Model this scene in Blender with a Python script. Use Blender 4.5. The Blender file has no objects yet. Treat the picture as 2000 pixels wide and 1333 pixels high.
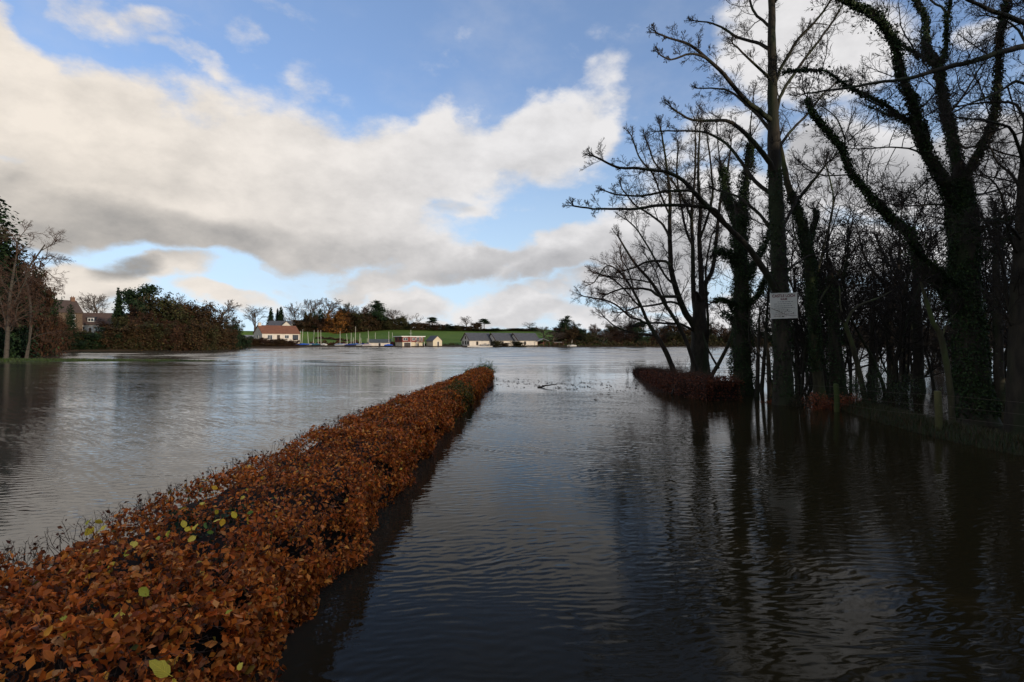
import bpy, math, random
import numpy as np
from mathutils import Vector, Matrix

# ------------------------------------------------------------------ camera
SC = bpy.context.scene
COL = SC.collection
F = 1091.0            # focal length in pixels of the 2000-wide photograph
CZ = 2.5              # eye height above the flood water
HOR = 666.5

cam_d = bpy.data.cameras.new("camera")
cam_d.sensor_width = 36.0
cam_d.lens = 36.0 * F / 2000.0
cam_d.clip_start = 0.05
cam_d.clip_end = 12000.0
cam = bpy.data.objects.new("camera", cam_d)
cam.location = (0.0, 0.0, CZ)
cam.rotation_euler = (math.radians(90.0), 0.0, 0.0)
COL.objects.link(cam)
SC.camera = cam

def P(px, py, y):
    """the point at distance y along the view axis that the photograph shows at pixel px, py"""
    return ((px - 1000.0) / F * y, y, CZ - (py - HOR) / F * y)

def X(px, y):
    return (px - 1000.0) / F * y

# ------------------------------------------------------------------ light
SUN_EL, SUN_ROT = math.radians(11.0), math.radians(133.0)
SUN_DIR = Vector((math.sin(SUN_ROT) * math.cos(SUN_EL), math.cos(SUN_ROT) * math.cos(SUN_EL), math.sin(SUN_EL)))
sun_d = bpy.data.lights.new("sun", "SUN")
sun_d.energy = 3.3
sun_d.angle = math.radians(0.5)
sun_d.color = (1.0, 0.84, 0.66)
sun = bpy.data.objects.new("sun", sun_d)
sun.rotation_euler = (-SUN_DIR).to_track_quat("-Z", "Y").to_euler()
sun.location = (60, -60, 40)
COL.objects.link(sun)

SC.view_settings.view_transform = "Standard"
SC.view_settings.look = "None"
SC.view_settings.gamma = 1.0
SC.view_settings.use_curve_mapping = False
SC.view_settings.exposure = 0.0
SC.cycles.max_bounces = 6
SC.cycles.diffuse_bounces = 2
SC.cycles.glossy_bounces = 3
SC.cycles.transparent_max_bounces = 8
SC.cycles.sample_clamp_indirect = 4.0
SC.cycles.use_denoising = True

# ------------------------------------------------------------------ node helper
class NT:
    def __init__(s, tree):
        s.t = tree
        s.n = tree.nodes
        s.l = tree.links
    def new(s, kind, **kw):
        nd = s.n.new(kind)
        for k, v in kw.items():
            setattr(nd, k, v)
        return nd
    def set(s, sock, v):
        if isinstance(v, bpy.types.NodeSocket):
            s.l.new(v, sock)
        elif v is not None:
            sock.default_value = v
    def math(s, op, a, b=None, c=None, clamp=False):
        nd = s.new("ShaderNodeMath", operation=op, use_clamp=clamp)
        for i, v in enumerate((a, b, c)):
            if v is not None:
                s.set(nd.inputs[i], v)
        return nd.outputs[0]
    def vmath(s, op, a, b=None, out=0):
        nd = s.new("ShaderNodeVectorMath", operation=op)
        s.set(nd.inputs[0], a)
        if b is not None:
            if op == "SCALE":
                s.set(nd.inputs[3], b)
            else:
                s.set(nd.inputs[1], b)
        return nd.outputs[1] if op in ("LENGTH", "DOT_PRODUCT", "DISTANCE") else nd.outputs[0]
    def comb(s, x, y, z):
        nd = s.new("ShaderNodeCombineXYZ")
        for i, v in enumerate((x, y, z)):
            s.set(nd.inputs[i], v)
        return nd.outputs[0]
    def sep(s, v):
        nd = s.new("ShaderNodeSeparateXYZ")
        s.set(nd.inputs[0], v)
        return nd.outputs
    def noise(s, vec, scale, detail=4.0, rough=0.5, dist=0.0, out=0, dim="3D", lac=2.0):
        nd = s.new("ShaderNodeTexNoise", noise_dimensions=dim)
        if vec is not None:
            s.set(nd.inputs["Vector"], vec)
        s.set(nd.inputs["Scale"], scale)
        s.set(nd.inputs["Detail"], detail)
        s.set(nd.inputs["Roughness"], rough)
        s.set(nd.inputs["Lacunarity"], lac)
        s.set(nd.inputs["Distortion"], dist)
        return nd.outputs[out]
    def ramp(s, v, lo, hi, a=0.0, b=1.0, smooth=True):
        nd = s.new("ShaderNodeMapRange", interpolation_type="SMOOTHSTEP" if smooth else "LINEAR")
        s.set(nd.inputs[0], v)
        for i, x in enumerate((lo, hi, a, b)):
            s.set(nd.inputs[1 + i], x)
        return nd.outputs[0]
    def mix(s, f, a, b, blend="MIX"):
        nd = s.new("ShaderNodeMix", data_type="RGBA", blend_type=blend)
        s.set(nd.inputs[0], f)
        s.set(nd.inputs[6], a if not isinstance(a, tuple) or len(a) == 4 else (*a, 1.0))
        s.set(nd.inputs[7], b if not isinstance(b, tuple) or len(b) == 4 else (*b, 1.0))
        return nd.outputs[2]
    def mapping(s, vec, kind="POINT", loc=(0, 0, 0), rot=(0, 0, 0), scale=(1, 1, 1)):
        nd = s.new("ShaderNodeMapping", vector_type=kind)
        s.set(nd.inputs[0], vec)
        nd.inputs[1].default_value = loc
        nd.inputs[2].default_value = rot
        nd.inputs[3].default_value = scale
        return nd.outputs[0]

# ------------------------------------------------------------------ sky with clouds
def stereo(px, py):
    v = Vector(((px - 1000.0) / F, 1.0, (HOR - py) / F)).normalized()
    return 2 * v.x / (1 + v.y), 2 * v.z / (1 + v.y)

def sky_world():
    w = bpy.data.worlds.new("World")
    SC.world = w
    w.use_nodes = True
    t = NT(w.node_tree)
    t.n.clear()
    out = t.new("ShaderNodeOutputWorld")
    bg = t.new("ShaderNodeBackground")
    bg.inputs[1].default_value = 0.10
    t.l.new(bg.outputs[0], out.inputs[0])
    sky = t.new("ShaderNodeTexSky", sky_type="NISHITA")
    sky.sun_disc = False
    sky.sun_elevation = SUN_EL
    sky.sun_rotation = SUN_ROT
    sky.air_density = 1.0
    sky.dust_density = 0.6
    sky.ozone_density = 3.0
    g = t.new("ShaderNodeTexCoord").outputs["Generated"]
    x, y, z = t.sep(g)
    t.l.new(t.vmath("NORMALIZE", t.comb(x, y, t.math("ADD", t.math("MULTIPLY", t.math("MAXIMUM", z, 0.0), 0.9), 0.17))), sky.inputs[0])
    d = t.math("MAXIMUM", t.math("ADD", y, 1.0), 0.03)
    u = t.math("DIVIDE", t.math("MULTIPLY", x, 2.0), d)
    v = t.math("DIVIDE", t.math("MULTIPLY", t.math("MAXIMUM", z, -0.02), 2.0), d)
    p = t.comb(u, v, 0.0)
    # warped coordinates make the rims of the clouds billow
    n3 = t.mapping(g, scale=(1.0, 1.0, 1.7))
    w1 = t.vmath("SUBTRACT", t.noise(n3, 3.2, 3.0, 0.5, out=1), (0.5, 0.5, 0.5))
    w2 = t.vmath("SUBTRACT", t.noise(n3, 11.0, 5.0, 0.6, out=1), (0.5, 0.5, 0.5))
    pw = t.vmath("ADD", p, t.vmath("MULTIPLY", w1, (0.26, 0.17, 0.0)))
    pw = t.vmath("ADD", pw, t.vmath("MULTIPLY", w2, (0.07, 0.05, 0.0)))
    fb = t.noise(n3, 7.0, 9.0, 0.61)
    fb2 = t.noise(t.vmath("ADD", n3, (-0.03, 0.0, 0.05)), 7.0, 9.0, 0.61)

    def blobs(lst):
        acc = None
        for (px, py, a, b, rot, wgt) in lst:
            cx, cy = stereo(px, py)
            e, _ = stereo(px + 20, py)
            k = (e - cx) / 20.0
            m = t.mapping(pw, "TEXTURE", (cx, cy, 0), (0, 0, math.radians(-rot)), (a * k, b * k, 1.0))
            r = t.vmath("LENGTH", m)
            val = t.math("MULTIPLY", t.ramp(r, 1.35, 0.35), wgt)
            acc = val if acc is None else t.math("MAXIMUM", acc, val) if False else (t.math("SMOOTH_MAX", acc, val, 0.15))
        return acc
    # px, py, half width, half height, slope down to the right in degrees, weight
    mass = [
        (0, 200, 330, 185, 30, 1.1), (240, 300, 380, 165, 17, 1.15), (560, 380, 400, 165, 8, 1.15),
        (840, 330, 250, 110, 0, 1.0), (1040, 285, 140, 70, -25, .9), (1120, 280, 75, 85, 0, .8), (860, 250, 70, 60, 40, .8), (90, 400, 400, 110, 4, 1.1),
        (660, 480, 280, 55, 6, .95), (900, 430, 120, 34, -6, .66), (380, 450, 340, 75, 12, 1.1), (0, 60, 120, 90, 50, .8),
        (355, 95, 85, 48, 10, .50), (480, 95, 75, 48, -40, .46), (205, 50, 190, 55, 28, .44), (590, 150, 60, 50, 50, .36), (520, 20, 160, 30, 20, .36), (400, 160, 100, 30, 20, .5),
        (100, 560, 280, 75, 0, 1.0), (330, 545, 130, 45, 4, .85), (470, 595, 150, 30, 4, .75), (60, 620, 260, 40, 0, .8),
        (880, 525, 220, 30, -8, .8), (1080, 505, 160, 48, -14, 1.05), (1300, 480, 160, 95, -4, 1.1), (1420, 430, 200, 120, 0, 1.1), (1250, 550, 200, 30, 0, .8),
        (740, 545, 100, 18, 0, .65), (1000, 596, 140, 34, 4, .85), (800, 580, 95, 30, 0, .7), (1160, 612, 150, 30, 0, .7), (970, 635, 180, 22, 0, .55),
        (860, 620, 130, 22, 0, .6), (620, 575, 70, 18, 0, .45), (690, 610, 60, 14, 0, .45), (1080, 570, 70, 20, 0, .6), (560, 540, 60, 14, 8, .4), (1130, 170, 80, 40, -25, .40), (1370, 290, 170, 60, -20, .65),
        (1600, 90, 230, 140, 18, 1.1), (1700, 330, 230, 130, 10, 1.1), (1950, 330, 180, 160, 0, 1.0), (1700, 500, 360, 80, 0, .9), (1560, 10, 140, 80, 0, .9),
        (1950, 60, 90, 60, 0, .55), (1500, 600, 330, 40, 0, .8),
    ]
    dark = [
        (40, 445, 420, 85, 6, 1.1), (330, 470, 420, 80, 12, 1.05), (640, 500, 330, 55, 8, .75), (480, 400, 460, 100, 10, .30),
        (270, 535, 85, 36, 0, 1.3), (900, 525, 170, 28, -8, .8), (1120, 525, 190, 45, -12, 1.0), (1300, 515, 150, 60, 0, 1.0), (1480, 470, 160, 90, 0, .8), (740, 550, 90, 14, 0, .5),
        (900, 420, 70, 20, 0, .55), (1000, 610, 120, 20, 0, .45), (800, 590, 70, 16, 0, .5), (1140, 605, 120, 22, 0, .4), (1080, 330, 60, 35, -30, .4),
        (1660, 330, 220, 95, 10, 1.1), (1930, 350, 190, 170, 0, 1.3), (1720, 570, 300, 60, 0, .8), (130, 600, 180, 30, 0, .5), (760, 380, 200, 40, 5, .3),
    ]
    cov = blobs(mass)
    drk = blobs(dark)
    # outside the photograph's field the same broken cloud goes on
    far = t.noise(n3, 1.9, 2.0, 0.5)
    side = t.math("MAXIMUM", t.ramp(t.math("ABSOLUTE", u), 0.80, 1.15), t.ramp(v, 0.60, 0.9))
    side = t.math("MAXIMUM", side, t.ramp(y, 0.45, 0.2))
    cov_far = t.math("MULTIPLY", t.ramp(far, 0.42, 0.62), side)
    cov = t.math("MAXIMUM", cov, cov_far)
    drk = t.math("ADD", drk, t.math("MULTIPLY", side, 0.35))
    fbc = t.math("SUBTRACT", fb, 0.5)
    dens = t.math("ADD", cov, t.math("MULTIPLY", fbc, 1.45))
    dens = t.ramp(dens, 0.20, 0.74)
    # thin veil
    veil = t.math("MULTIPLY", t.ramp(t.noise(n3, 2.6, 6.0, 0.6), 0.5, 0.8), 0.30)
    dens = t.math("MAXIMUM", dens, veil)
    relief = t.math("MULTIPLY", t.math("SUBTRACT", fb, fb2), 0.9)
    low = t.noise(n3, 3.4, 4.0, 0.55)
    sh = t.math("MULTIPLY", drk, 0.62)
    sh = t.math("ADD", sh, t.math("MULTIPLY", t.math("SUBTRACT", low, 0.5), 0.10))
    sh = t.math("SUBTRACT", sh, relief)
    sh = t.math("ADD", sh, 0.03)
    sh = t.math("MAXIMUM", t.math("MINIMUM", sh, 1.0), 0.0)
    warm = t.ramp(u, -0.75, 0.1)
    lit = t.mix(warm, (9.0, 8.2, 7.3), (8.3, 8.2, 8.3))
    grey = t.mix(warm, (2.9, 2.85, 2.8), (3.0, 3.05, 3.25))
    cc = t.mix(sh, lit, grey)
    # rain-dark cloud over the wood on the east side
    blue = t.mix(t.ramp(z, 0.0, 0.45), (1.08, 1.08, 1.06), (1.22, 1.05, 1.06))
    skyc = t.mix(1.0, sky.outputs[0], blue, "MULTIPLY")
    gain = t.new("ShaderNodeVectorMath", operation="SCALE")
    t.set(gain.inputs[0], skyc)
    gain.inputs[3].default_value = SKY_GAIN
    # paler air low down
    low_sky = t.mix(t.ramp(z, 0.42, 0.0, 0.06, 0.74), gain.outputs[0], (7.2, 8.5, 9.3))
    col = t.mix(dens, low_sky, cc)
    t.l.new(col, bg.inputs[0])

SKY_GAIN = 2.55
sky_world()

# ------------------------------------------------------------------ materials
def mat(name, base, rough=0.8, spec=0.3):
    m = bpy.data.materials.new(name)
    m.use_nodes = True
    b = m.node_tree.nodes["Principled BSDF"]
    b.inputs["Base Color"].default_value = (*base, 1)
    b.inputs["Roughness"].default_value = rough
    b.inputs["Specular IOR Level"].default_value = spec
    return m

def mat_noise(name, c1, c2, scale, rough=0.85, bump=0.3, stretch=(1, 1, 1), spec=0.25, detail=5.0, lo=0.3, hi=0.7, rnd=0.0, c3=None, dist=0.02):
    """two colours mottled by noise, fine relief from the same noise"""
    m = mat(name, c1, rough, spec)
    t = NT(m.node_tree)
    b = t.n["Principled BSDF"]
    co = t.new("ShaderNodeTexCoord").outputs["Object"]
    co = t.mapping(co, scale=stretch)
    f = t.noise(co, scale, detail, 0.6)
    col = t.mix(t.ramp(f, lo, hi), c1, c2)
    if c3 is not None:
        col = t.mix(t.ramp(t.noise(co, scale * 0.17, 3.0), 0.45, 0.62), col, c3)
    if rnd > 0:
        r = t.new("ShaderNodeObjectInfo").outputs["Random"]
        hsv = t.new("ShaderNodeHueSaturation")
        t.set(hsv.inputs["Value"], t.math("ADD", t.math("MULTIPLY", r, 2 * rnd), 1 - rnd))
        t.set(hsv.inputs["Hue"], t.math("ADD", t.math("MULTIPLY", t.math("SUBTRACT", t.math("FRACT", t.math("MULTIPLY", r, 7.3)), 0.5), 0.05), 0.5))
        t.set(hsv.inputs["Color"], col)
        col = hsv.outputs[0]
    t.l.new(col, b.inputs["Base Color"])
    if bump:
        bp = t.new("ShaderNodeBump")
        bp.inputs["Strength"].default_value = bump
        bp.inputs["Distance"].default_value = dist
        t.l.new(f, bp.inputs["Height"])
        t.l.new(bp.outputs[0], b.inputs["Normal"])
    return m

def mat_leaf(name, rough=0.55, spec=0.35, trans=0.15, veins=False):
    """leaf whose own colour comes from the mesh attribute 'leaf_colour'"""
    m = mat(name, (0.1, 0.04, 0.02), rough, spec)
    t = NT(m.node_tree)
    b = t.n["Principled BSDF"]
    at = t.new("ShaderNodeAttribute", attribute_name="leaf_colour")
    col = at.outputs["Color"]
    if veins:
        uv = t.new("ShaderNodeUVMap").outputs[0]
        ux, uy, _ = t.sep(uv)
        a = t.math("ABSOLUTE", t.math("SUBTRACT", ux, 0.5))
        ph = t.math("SUBTRACT", t.math("MULTIPLY", uy, 9.0), t.math("MULTIPLY", a, 7.0))
        s = t.math("ABSOLUTE", t.math("SINE", t.math("MULTIPLY", ph, math.pi)))
        line = t.math("MAXIMUM", t.ramp(s, 0.22, 0.0), t.ramp(a, 0.035, 0.01))
        co = t.new("ShaderNodeTexCoord").outputs["Object"]
        blot = t.noise(co, 45.0, 4.0, 0.6)
        col = t.mix(t.math("MULTIPLY", line, 0.45), col, t.mix(1.0, col, (1.5, 1.45, 1.3), "MULTIPLY"))
        col = t.mix(t.math("MULTIPLY", t.ramp(blot, 0.5, 0.75), 0.55), col, t.mix(1.0, col, (0.45, 0.38, 0.35), "MULTIPLY"))
        bp = t.new("ShaderNodeBump")
        bp.inputs["Strength"].default_value = 0.5
        bp.inputs["Distance"].default_value = 0.004
        t.l.new(s, bp.inputs["Height"])
        t.l.new(bp.outputs[0], b.inputs["Normal"])
    t.set(b.inputs["Base Color"], col)
    if trans > 0:
        tr = t.new("ShaderNodeBsdfTranslucent")
        t.set(tr.inputs[0], col)
        mx = t.new("ShaderNodeMixShader")
        mx.inputs[0].default_value = trans
        t.l.new(b.outputs[0], mx.inputs[1])
        t.l.new(tr.outputs[0], mx.inputs[2])
        t.l.new(mx.outputs[0], t.n["Material Output"].inputs[0])
    return m

def water_material():
    m = mat("flood_water", (0.019, 0.014, 0.006), 0.03, 0.5)
    t = NT(m.node_tree)
    b = t.n["Principled BSDF"]
    pos = t.new("ShaderNodeNewGeometry").outputs["Position"]
    x, y, _ = t.sep(pos)
    p2 = t.comb(x, y, 0.0)
    # patches of wind on the water: rough and calm areas, drawn out across the wind
    gust = t.noise(t.mapping(p2, rot=(0, 0, math.radians(8)), scale=(0.022, 0.075, 1.0)), 1.0, 4.0, 0.6)
    gust2 = t.noise(t.mapping(p2, rot=(0, 0, math.radians(-6)), scale=(0.09, 0.45, 1.0)), 1.0, 3.0, 0.55)
    amp = t.math("ADD", t.ramp(gust, 0.36, 0.62, 0.40, 1.25), t.ramp(gust2, 0.35, 0.7, -0.15, 0.45))
    # dimmer reflection over the road, between the hedges, is put into IOR and colour; the open lake is lightened
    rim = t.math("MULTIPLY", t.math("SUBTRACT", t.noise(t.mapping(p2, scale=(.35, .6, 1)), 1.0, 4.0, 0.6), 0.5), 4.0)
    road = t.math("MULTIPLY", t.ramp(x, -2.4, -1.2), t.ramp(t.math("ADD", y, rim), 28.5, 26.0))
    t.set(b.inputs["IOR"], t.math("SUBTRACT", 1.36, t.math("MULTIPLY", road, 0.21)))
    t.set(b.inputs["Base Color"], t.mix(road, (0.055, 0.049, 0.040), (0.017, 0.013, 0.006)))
    # lee of the wood and of the hedge, open fetch further out
    lee = t.math("MULTIPLY", t.ramp(x, 1.5, 8.0), t.ramp(y, 60.0, 36.0))
    amp = t.math("MULTIPLY", amp, t.ramp(y, 14.0, 75.0, 0.62, 0.5))
    amp = t.math("MULTIPLY", amp, t.math("SUBTRACT", 1.0, t.math("MULTIPLY", lee, 0.5)))
    slick = t.math("MULTIPLY", t.math("MULTIPLY", t.ramp(y, 26.0, 29.0), t.ramp(y, 60.0, 40.0)), t.ramp(x, -6.0, -2.0))
    amp = t.math("MULTIPLY", amp, t.math("SUBTRACT", 1.0, t.math("MULTIPLY", slick, 0.45)))
    warp = t.vmath("SCALE", t.vmath("SUBTRACT", t.noise(p2, 0.5, 3.0, 0.5, out=1), (0.5, 0.5, 0.5)), 0.75)
    warp2 = t.vmath("SCALE", t.vmath("SUBTRACT", t.noise(p2, 3.0, 2.0, 0.5, out=1), (0.5, 0.5, 0.5)), 0.10)
    q = t.vmath("ADD", p2, t.vmath("ADD", warp, warp2))
    sx = sy = None
    # wavelength m, heading degrees, slope
    for (lam, hd, s, seed) in ((0.19, 102, 0.055, 1.3), (0.135, 86, 0.058, 4.1), (0.25, 112, 0.022, 7.7), (0.085, 95, 0.050, 2.2), (0.11, 120, 0.040, 5.0)):
        a = math.radians(hd)
        kx, ky = math.cos(a), math.sin(a)
        ph = t.vmath("DOT_PRODUCT", q, (kx * 2 * math.pi / lam, ky * 2 * math.pi / lam, 0))
        loc = t.noise(t.vmath("ADD", p2, (seed * 13, seed * 7, 0)), 0.8 / (lam + 0.5), 1.0, 0.5)
        c = t.math("MULTIPLY", t.math("COSINE", ph), t.math("MULTIPLY", t.ramp(loc, 0.32, 0.68, 0.15, 1.3), s))
        cx, cy = t.math("MULTIPLY", c, kx), t.math("MULTIPLY", c, ky)
        sx = cx if sx is None else t.math("ADD", sx, cx)
        sy = cy if sy is None else t.math("ADD", sy, cy)
    chop = t.sep(t.vmath("SUBTRACT", t.noise(t.mapping(p2, scale=(0.75, 1.4, 1)), 15.0, 3.0, 0.6, out=1), (0.5, 0.5, 0.5)))
    swell = t.sep(t.vmath("SUBTRACT", t.noise(t.mapping(p2, scale=(0.45, 1.2, 1)), 0.8, 3.0, 0.5, out=1), (0.5, 0.5, 0.5)))
    sx = t.math("ADD", sx, t.math("ADD", t.math("MULTIPLY", chop[0], 0.13), t.math("MULTIPLY", swell[0], 0.006)))
    sy = t.math("ADD", sy, t.math("ADD", t.math("MULTIPLY", chop[1], 0.16), t.math("MULTIPLY", swell[1], 0.012)))
    nx = t.math("MULTIPLY", t.math("MULTIPLY", sx, amp), -1.0)
    ny = t.math("MULTIPLY", t.math("MULTIPLY", sy, amp), -1.0)
    geo = t.new("ShaderNodeNewGeometry").outputs["Normal"]
    n = t.vmath("NORMALIZE", t.vmath("ADD", geo, t.comb(nx, ny, 0.0)))
    t.l.new(n, b.inputs["Normal"])
    t.set(b.inputs["Roughness"], t.ramp(y, 20.0, 110.0, 0.04, 0.09))
    return m

# ------------------------------------------------------------------ mesh helpers
RS = np.random.RandomState(7)
RND = random.Random(11)

def mesh_np(name, V, Q=None, T=None, uv=None, col=None, smooth=True):
    V = np.asarray(V, dtype=np.float32).reshape(-1, 3)
    Q = np.zeros((0, 4), np.int32) if Q is None else np.asarray(Q, dtype=np.int32).reshape(-1, 4)
    T = np.zeros((0, 3), np.int32) if T is None else np.asarray(T, dtype=np.int32).reshape(-1, 3)
    me = bpy.data.meshes.new(name)
    me.vertices.add(len(V))
    me.vertices.foreach_set("co", V.ravel())
    lv = np.concatenate([Q.ravel(), T.ravel()]).astype(np.int32)
    me.loops.add(len(lv))
    me.loops.foreach_set("vertex_index", lv)
    nq, nt = len(Q), len(T)
    me.polygons.add(nq + nt)
    ls = np.concatenate([np.arange(nq) * 4, nq * 4 + np.arange(nt) * 3]).astype(np.int32)
    me.polygons.foreach_set("loop_start", ls)
    me.polygons.foreach_set("use_smooth", np.full(nq + nt, smooth, dtype=bool))
    me.update(calc_edges=True)
    if uv is not None:
        l = me.uv_layers.new(name="UVMap")
        l.data.foreach_set("uv", np.asarray(uv, np.float32)[lv].ravel())
    if col is not None:
        a = me.color_attributes.new("leaf_colour", "FLOAT_COLOR", "POINT")
        c = np.ones((len(V), 4), np.float32)
        c[:, :3] = col
        a.data.foreach_set("color", c.ravel())
    return me

def link(name, data, material=None, parent=None, loc=None, rotz=0.0):
    o = bpy.data.objects.new(name, data)
    COL.objects.link(o)
    if parent is not None:
        o.parent = parent
    if loc is not None:
        o.location = loc
    if rotz:
        o.rotation_euler = (0, 0, rotz)
    if material is not None and data is not None and not len(data.materials):
        data.materials.append(material)
    return o

def tag(o, label, cat, group=None):
    o["label"] = label
    o["category"] = cat
    if group:
        o["group"] = group
    return o

def thing(name, label, cat, loc=(0, 0, 0), rotz=0.0, group=None):
    o = link(name, None, loc=loc, rotz=rotz)
    o.empty_display_size = 0.3
    return tag(o, label, cat, group)

def kind(o, k):
    o["kind"] = k
    return o

def copy_tree(o, parent=None):
    c = o.copy()
    COL.objects.link(c)
    c.parent = parent
    for ch in o.children:
        copy_tree(ch, c)
    return c

class MB:
    """collects boxes, prisms and polygons into one mesh"""
    def __init__(s):
        s.v, s.f = [], []
    def box(s, x0, x1, y0, y1, z0, z1):
        n = len(s.v)
        s.v += [(x0, y0, z0), (x1, y0, z0), (x1, y1, z0), (x0, y1, z0), (x0, y0, z1), (x1, y0, z1), (x1, y1, z1), (x0, y1, z1)]
        s.f += [tuple(n + i for i in q) for q in ((0, 3, 2, 1), (4, 5, 6, 7), (0, 1, 5, 4), (1, 2, 6, 5), (2, 3, 7, 6), (3, 0, 4, 7))]
        return s
    def prism(s, poly, a, b, axis="y"):
        """polygon (u, z) pushed along an axis from a to b"""
        n, k = len(s.v), len(poly)
        for q in (a, b):
            for (u, z) in poly:
                s.v.append((u, q, z) if axis == "y" else (q, u, z))
        f0, f1 = tuple(range(n, n + k)), tuple(range(n + 2 * k - 1, n + k - 1, -1))
        s.f += [f0, f1] + [(n + i, n + k + i, n + k + (i + 1) % k, n + (i + 1) % k) for i in range(k)]
        return s
    def build(s, name, material, parent=None, smooth=False, **kw):
        me = bpy.data.meshes.new(name)
        me.from_pydata(s.v, [], s.f)
        import bmesh
        bm = bmesh.new()
        bm.from_mesh(me)
        bmesh.ops.recalc_face_normals(bm, faces=bm.faces)
        bm.to_mesh(me)
        bm.free()
        if smooth:
            me.polygons.foreach_set("use_smooth", [True] * len(me.polygons))
        return link(name, me, material, parent, **kw)

def tubes(branches, k=5):
    """one mesh of round tapering tubes; branches = [(points, radii)]"""
    groups = {}
    for p, r in branches:
        groups.setdefault(len(p), []).append((p, r))
    VS, QS, off = [], [], 0
    for n, lst in groups.items():
        A = np.array([b[0] for b in lst], dtype=np.float64)
        R = np.array([b[1] for b in lst], dtype=np.float64)
        Tn = np.gradient(A, axis=1)
        Tn /= np.linalg.norm(Tn, axis=2, keepdims=True) + 1e-9
        mean = Tn.mean(axis=1)
        ref = np.where(np.abs(mean[:, 2:3]) > 0.8, np.array([[1.0, 0, 0]]), np.array([[0, 0, 1.0]]))
        U = np.cross(Tn, ref[:, None, :])
        U /= np.linalg.norm(U, axis=2, keepdims=True) + 1e-9
        W = np.cross(Tn, U)
        an = np.arange(k) * 2 * np.pi / k
        ring = (U[:, :, None, :] * np.cos(an)[None, None, :, None] + W[:, :, None, :] * np.sin(an)[None, None, :, None]) * R[:, :, None, None]
        V = (A[:, :, None, :] + ring).reshape(-1, 3)
        B = len(lst)
        b, i, j = np.meshgrid(np.arange(B), np.arange(n - 1), np.arange(k), indexing="ij")
        base = off + (b * n + i) * k
        q = np.stack([base + j, base + (j + 1) % k, base + k + (j + 1) % k, base + k + j], axis=-1).reshape(-1, 4)
        VS.append(V)
        QS.append(q)
        off += len(V)
    if not VS:
        return np.zeros((0, 3)), np.zeros((0, 4), int)
    return np.concatenate(VS), np.concatenate(QS)

def spline(pts, step):
    """Catmull-Rom curve through the points, resampled"""
    p = np.array(pts, dtype=np.float64)
    if len(p) < 3:
        n = max(2, int(np.linalg.norm(p[-1] - p[0]) / step) + 1)
        return np.linspace(p[0], p[-1], n)
    e = np.vstack([2 * p[0] - p[1], p, 2 * p[-1] - p[-2]])
    out = []
    for i in range(1, len(e) - 2):
        n = max(2, int(np.linalg.norm(e[i + 1] - e[i]) / step))
        for t in np.arange(n) / n:
            a, b, c, d = e[i - 1], e[i], e[i + 1], e[i + 2]
            out.append(0.5 * (2 * b + (c - a) * t + (2 * a - 5 * b + 4 * c - d) * t * t + (3 * b - a - 3 * c + d) * t ** 3))
    out.append(e[-2])
    return np.array(out)

# leaf outlines in leaf space: x across, y along, z up
LEAF4 = (np.array([(0, 0, 0), (-.30, .45, .09), (0, 1, -.10), (.30, .45, .09), (0, .5, 0)]), None,
         np.array([(0, 4, 1), (1, 4, 2), (2, 4, 3), (3, 4, 0)]), np.array([(.5, 0), (0, .45), (.5, 1), (1, .45), (.5, .5)]))
LEAF2 = (np.array([(0, 0, 0), (-.36, .5, .10), (0, 1, -.05), (.36, .5, .10)]), None, np.array([(0, 2, 1), (0, 3, 2)]),
         np.array([(.5, 0), (0, .5), (.5, 1), (1, .5)]))

def fine_leaf(rs, rows=7, width=0.34, fold=0.25, curl=0.5, wave=0.05, petiole=0.16, across=(-1, -.5, 0, .5, 1)):
    """toothed oval leaf with a midrib fold, a curl along its length, wavy margins and a stalk"""
    V, UV = [], []
    twist = rs.normal(0, 0.35)
    for i in range(rows + 1):
        t = i / rows
        w = width * 1.95 * max(t, .03) ** .62 * (1.0 - t) ** .85
        w = 0.004 if i == rows else max(w, 0.02)
        y = t
        ang = curl * (t - 0.3)
        yy, zz = math.sin(ang * 1.0) / max(0.05, abs(curl)) if abs(curl) > 0.05 else y, -(1 - math.cos(ang)) * 0.9
        yy = y if abs(curl) <= 0.05 else y * (1 - 0.12 * abs(curl) * t)
        for s in across:
            ww = w * (1 + (0.10 if i % 2 else -0.04) * (abs(s) == 1))
            z = fold * abs(s) * w + zz + (rs.normal(0, wave) if abs(s) == 1 else rs.normal(0, wave * 0.3)) * w * 3
            z += twist * t * s * w
            V.append((s * ww, yy, z))
            UV.append((0.5 + 0.5 * s, t))
    Q = []
    for i in range(rows):
        for j in range(len(across) - 1):
            k = len(across)
            a = i * k + j
            Q.append((a, a + 1, a + k + 1, a + k))
    n = len(V)
    V += [(-.012, -petiole, .03), (.012, -petiole, .03), (.012, .02, 0), (-.012, .02, 0)]
    UV += [(.5, 0)] * 4
    Q.append((n, n + 1, n + 2, n + 3))
    return np.array(V), np.array(Q), None, np.array(UV)

def frames(nrm, rs, jit, droop=0.0):
    n = nrm + rs.normal(0, 1, nrm.shape) * jit
    n /= np.linalg.norm(n, axis=1, keepdims=True) + 1e-9
    r = rs.normal(0, 1, nrm.shape)
    r[:, 2] -= droop
    t = r - n * (r * n).sum(1, keepdims=True)
    t /= np.linalg.norm(t, axis=1, keepdims=True) + 1e-9
    b = np.cross(t, n)
    return np.stack([b, t, n], axis=2)          # columns: across, along, up

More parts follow.
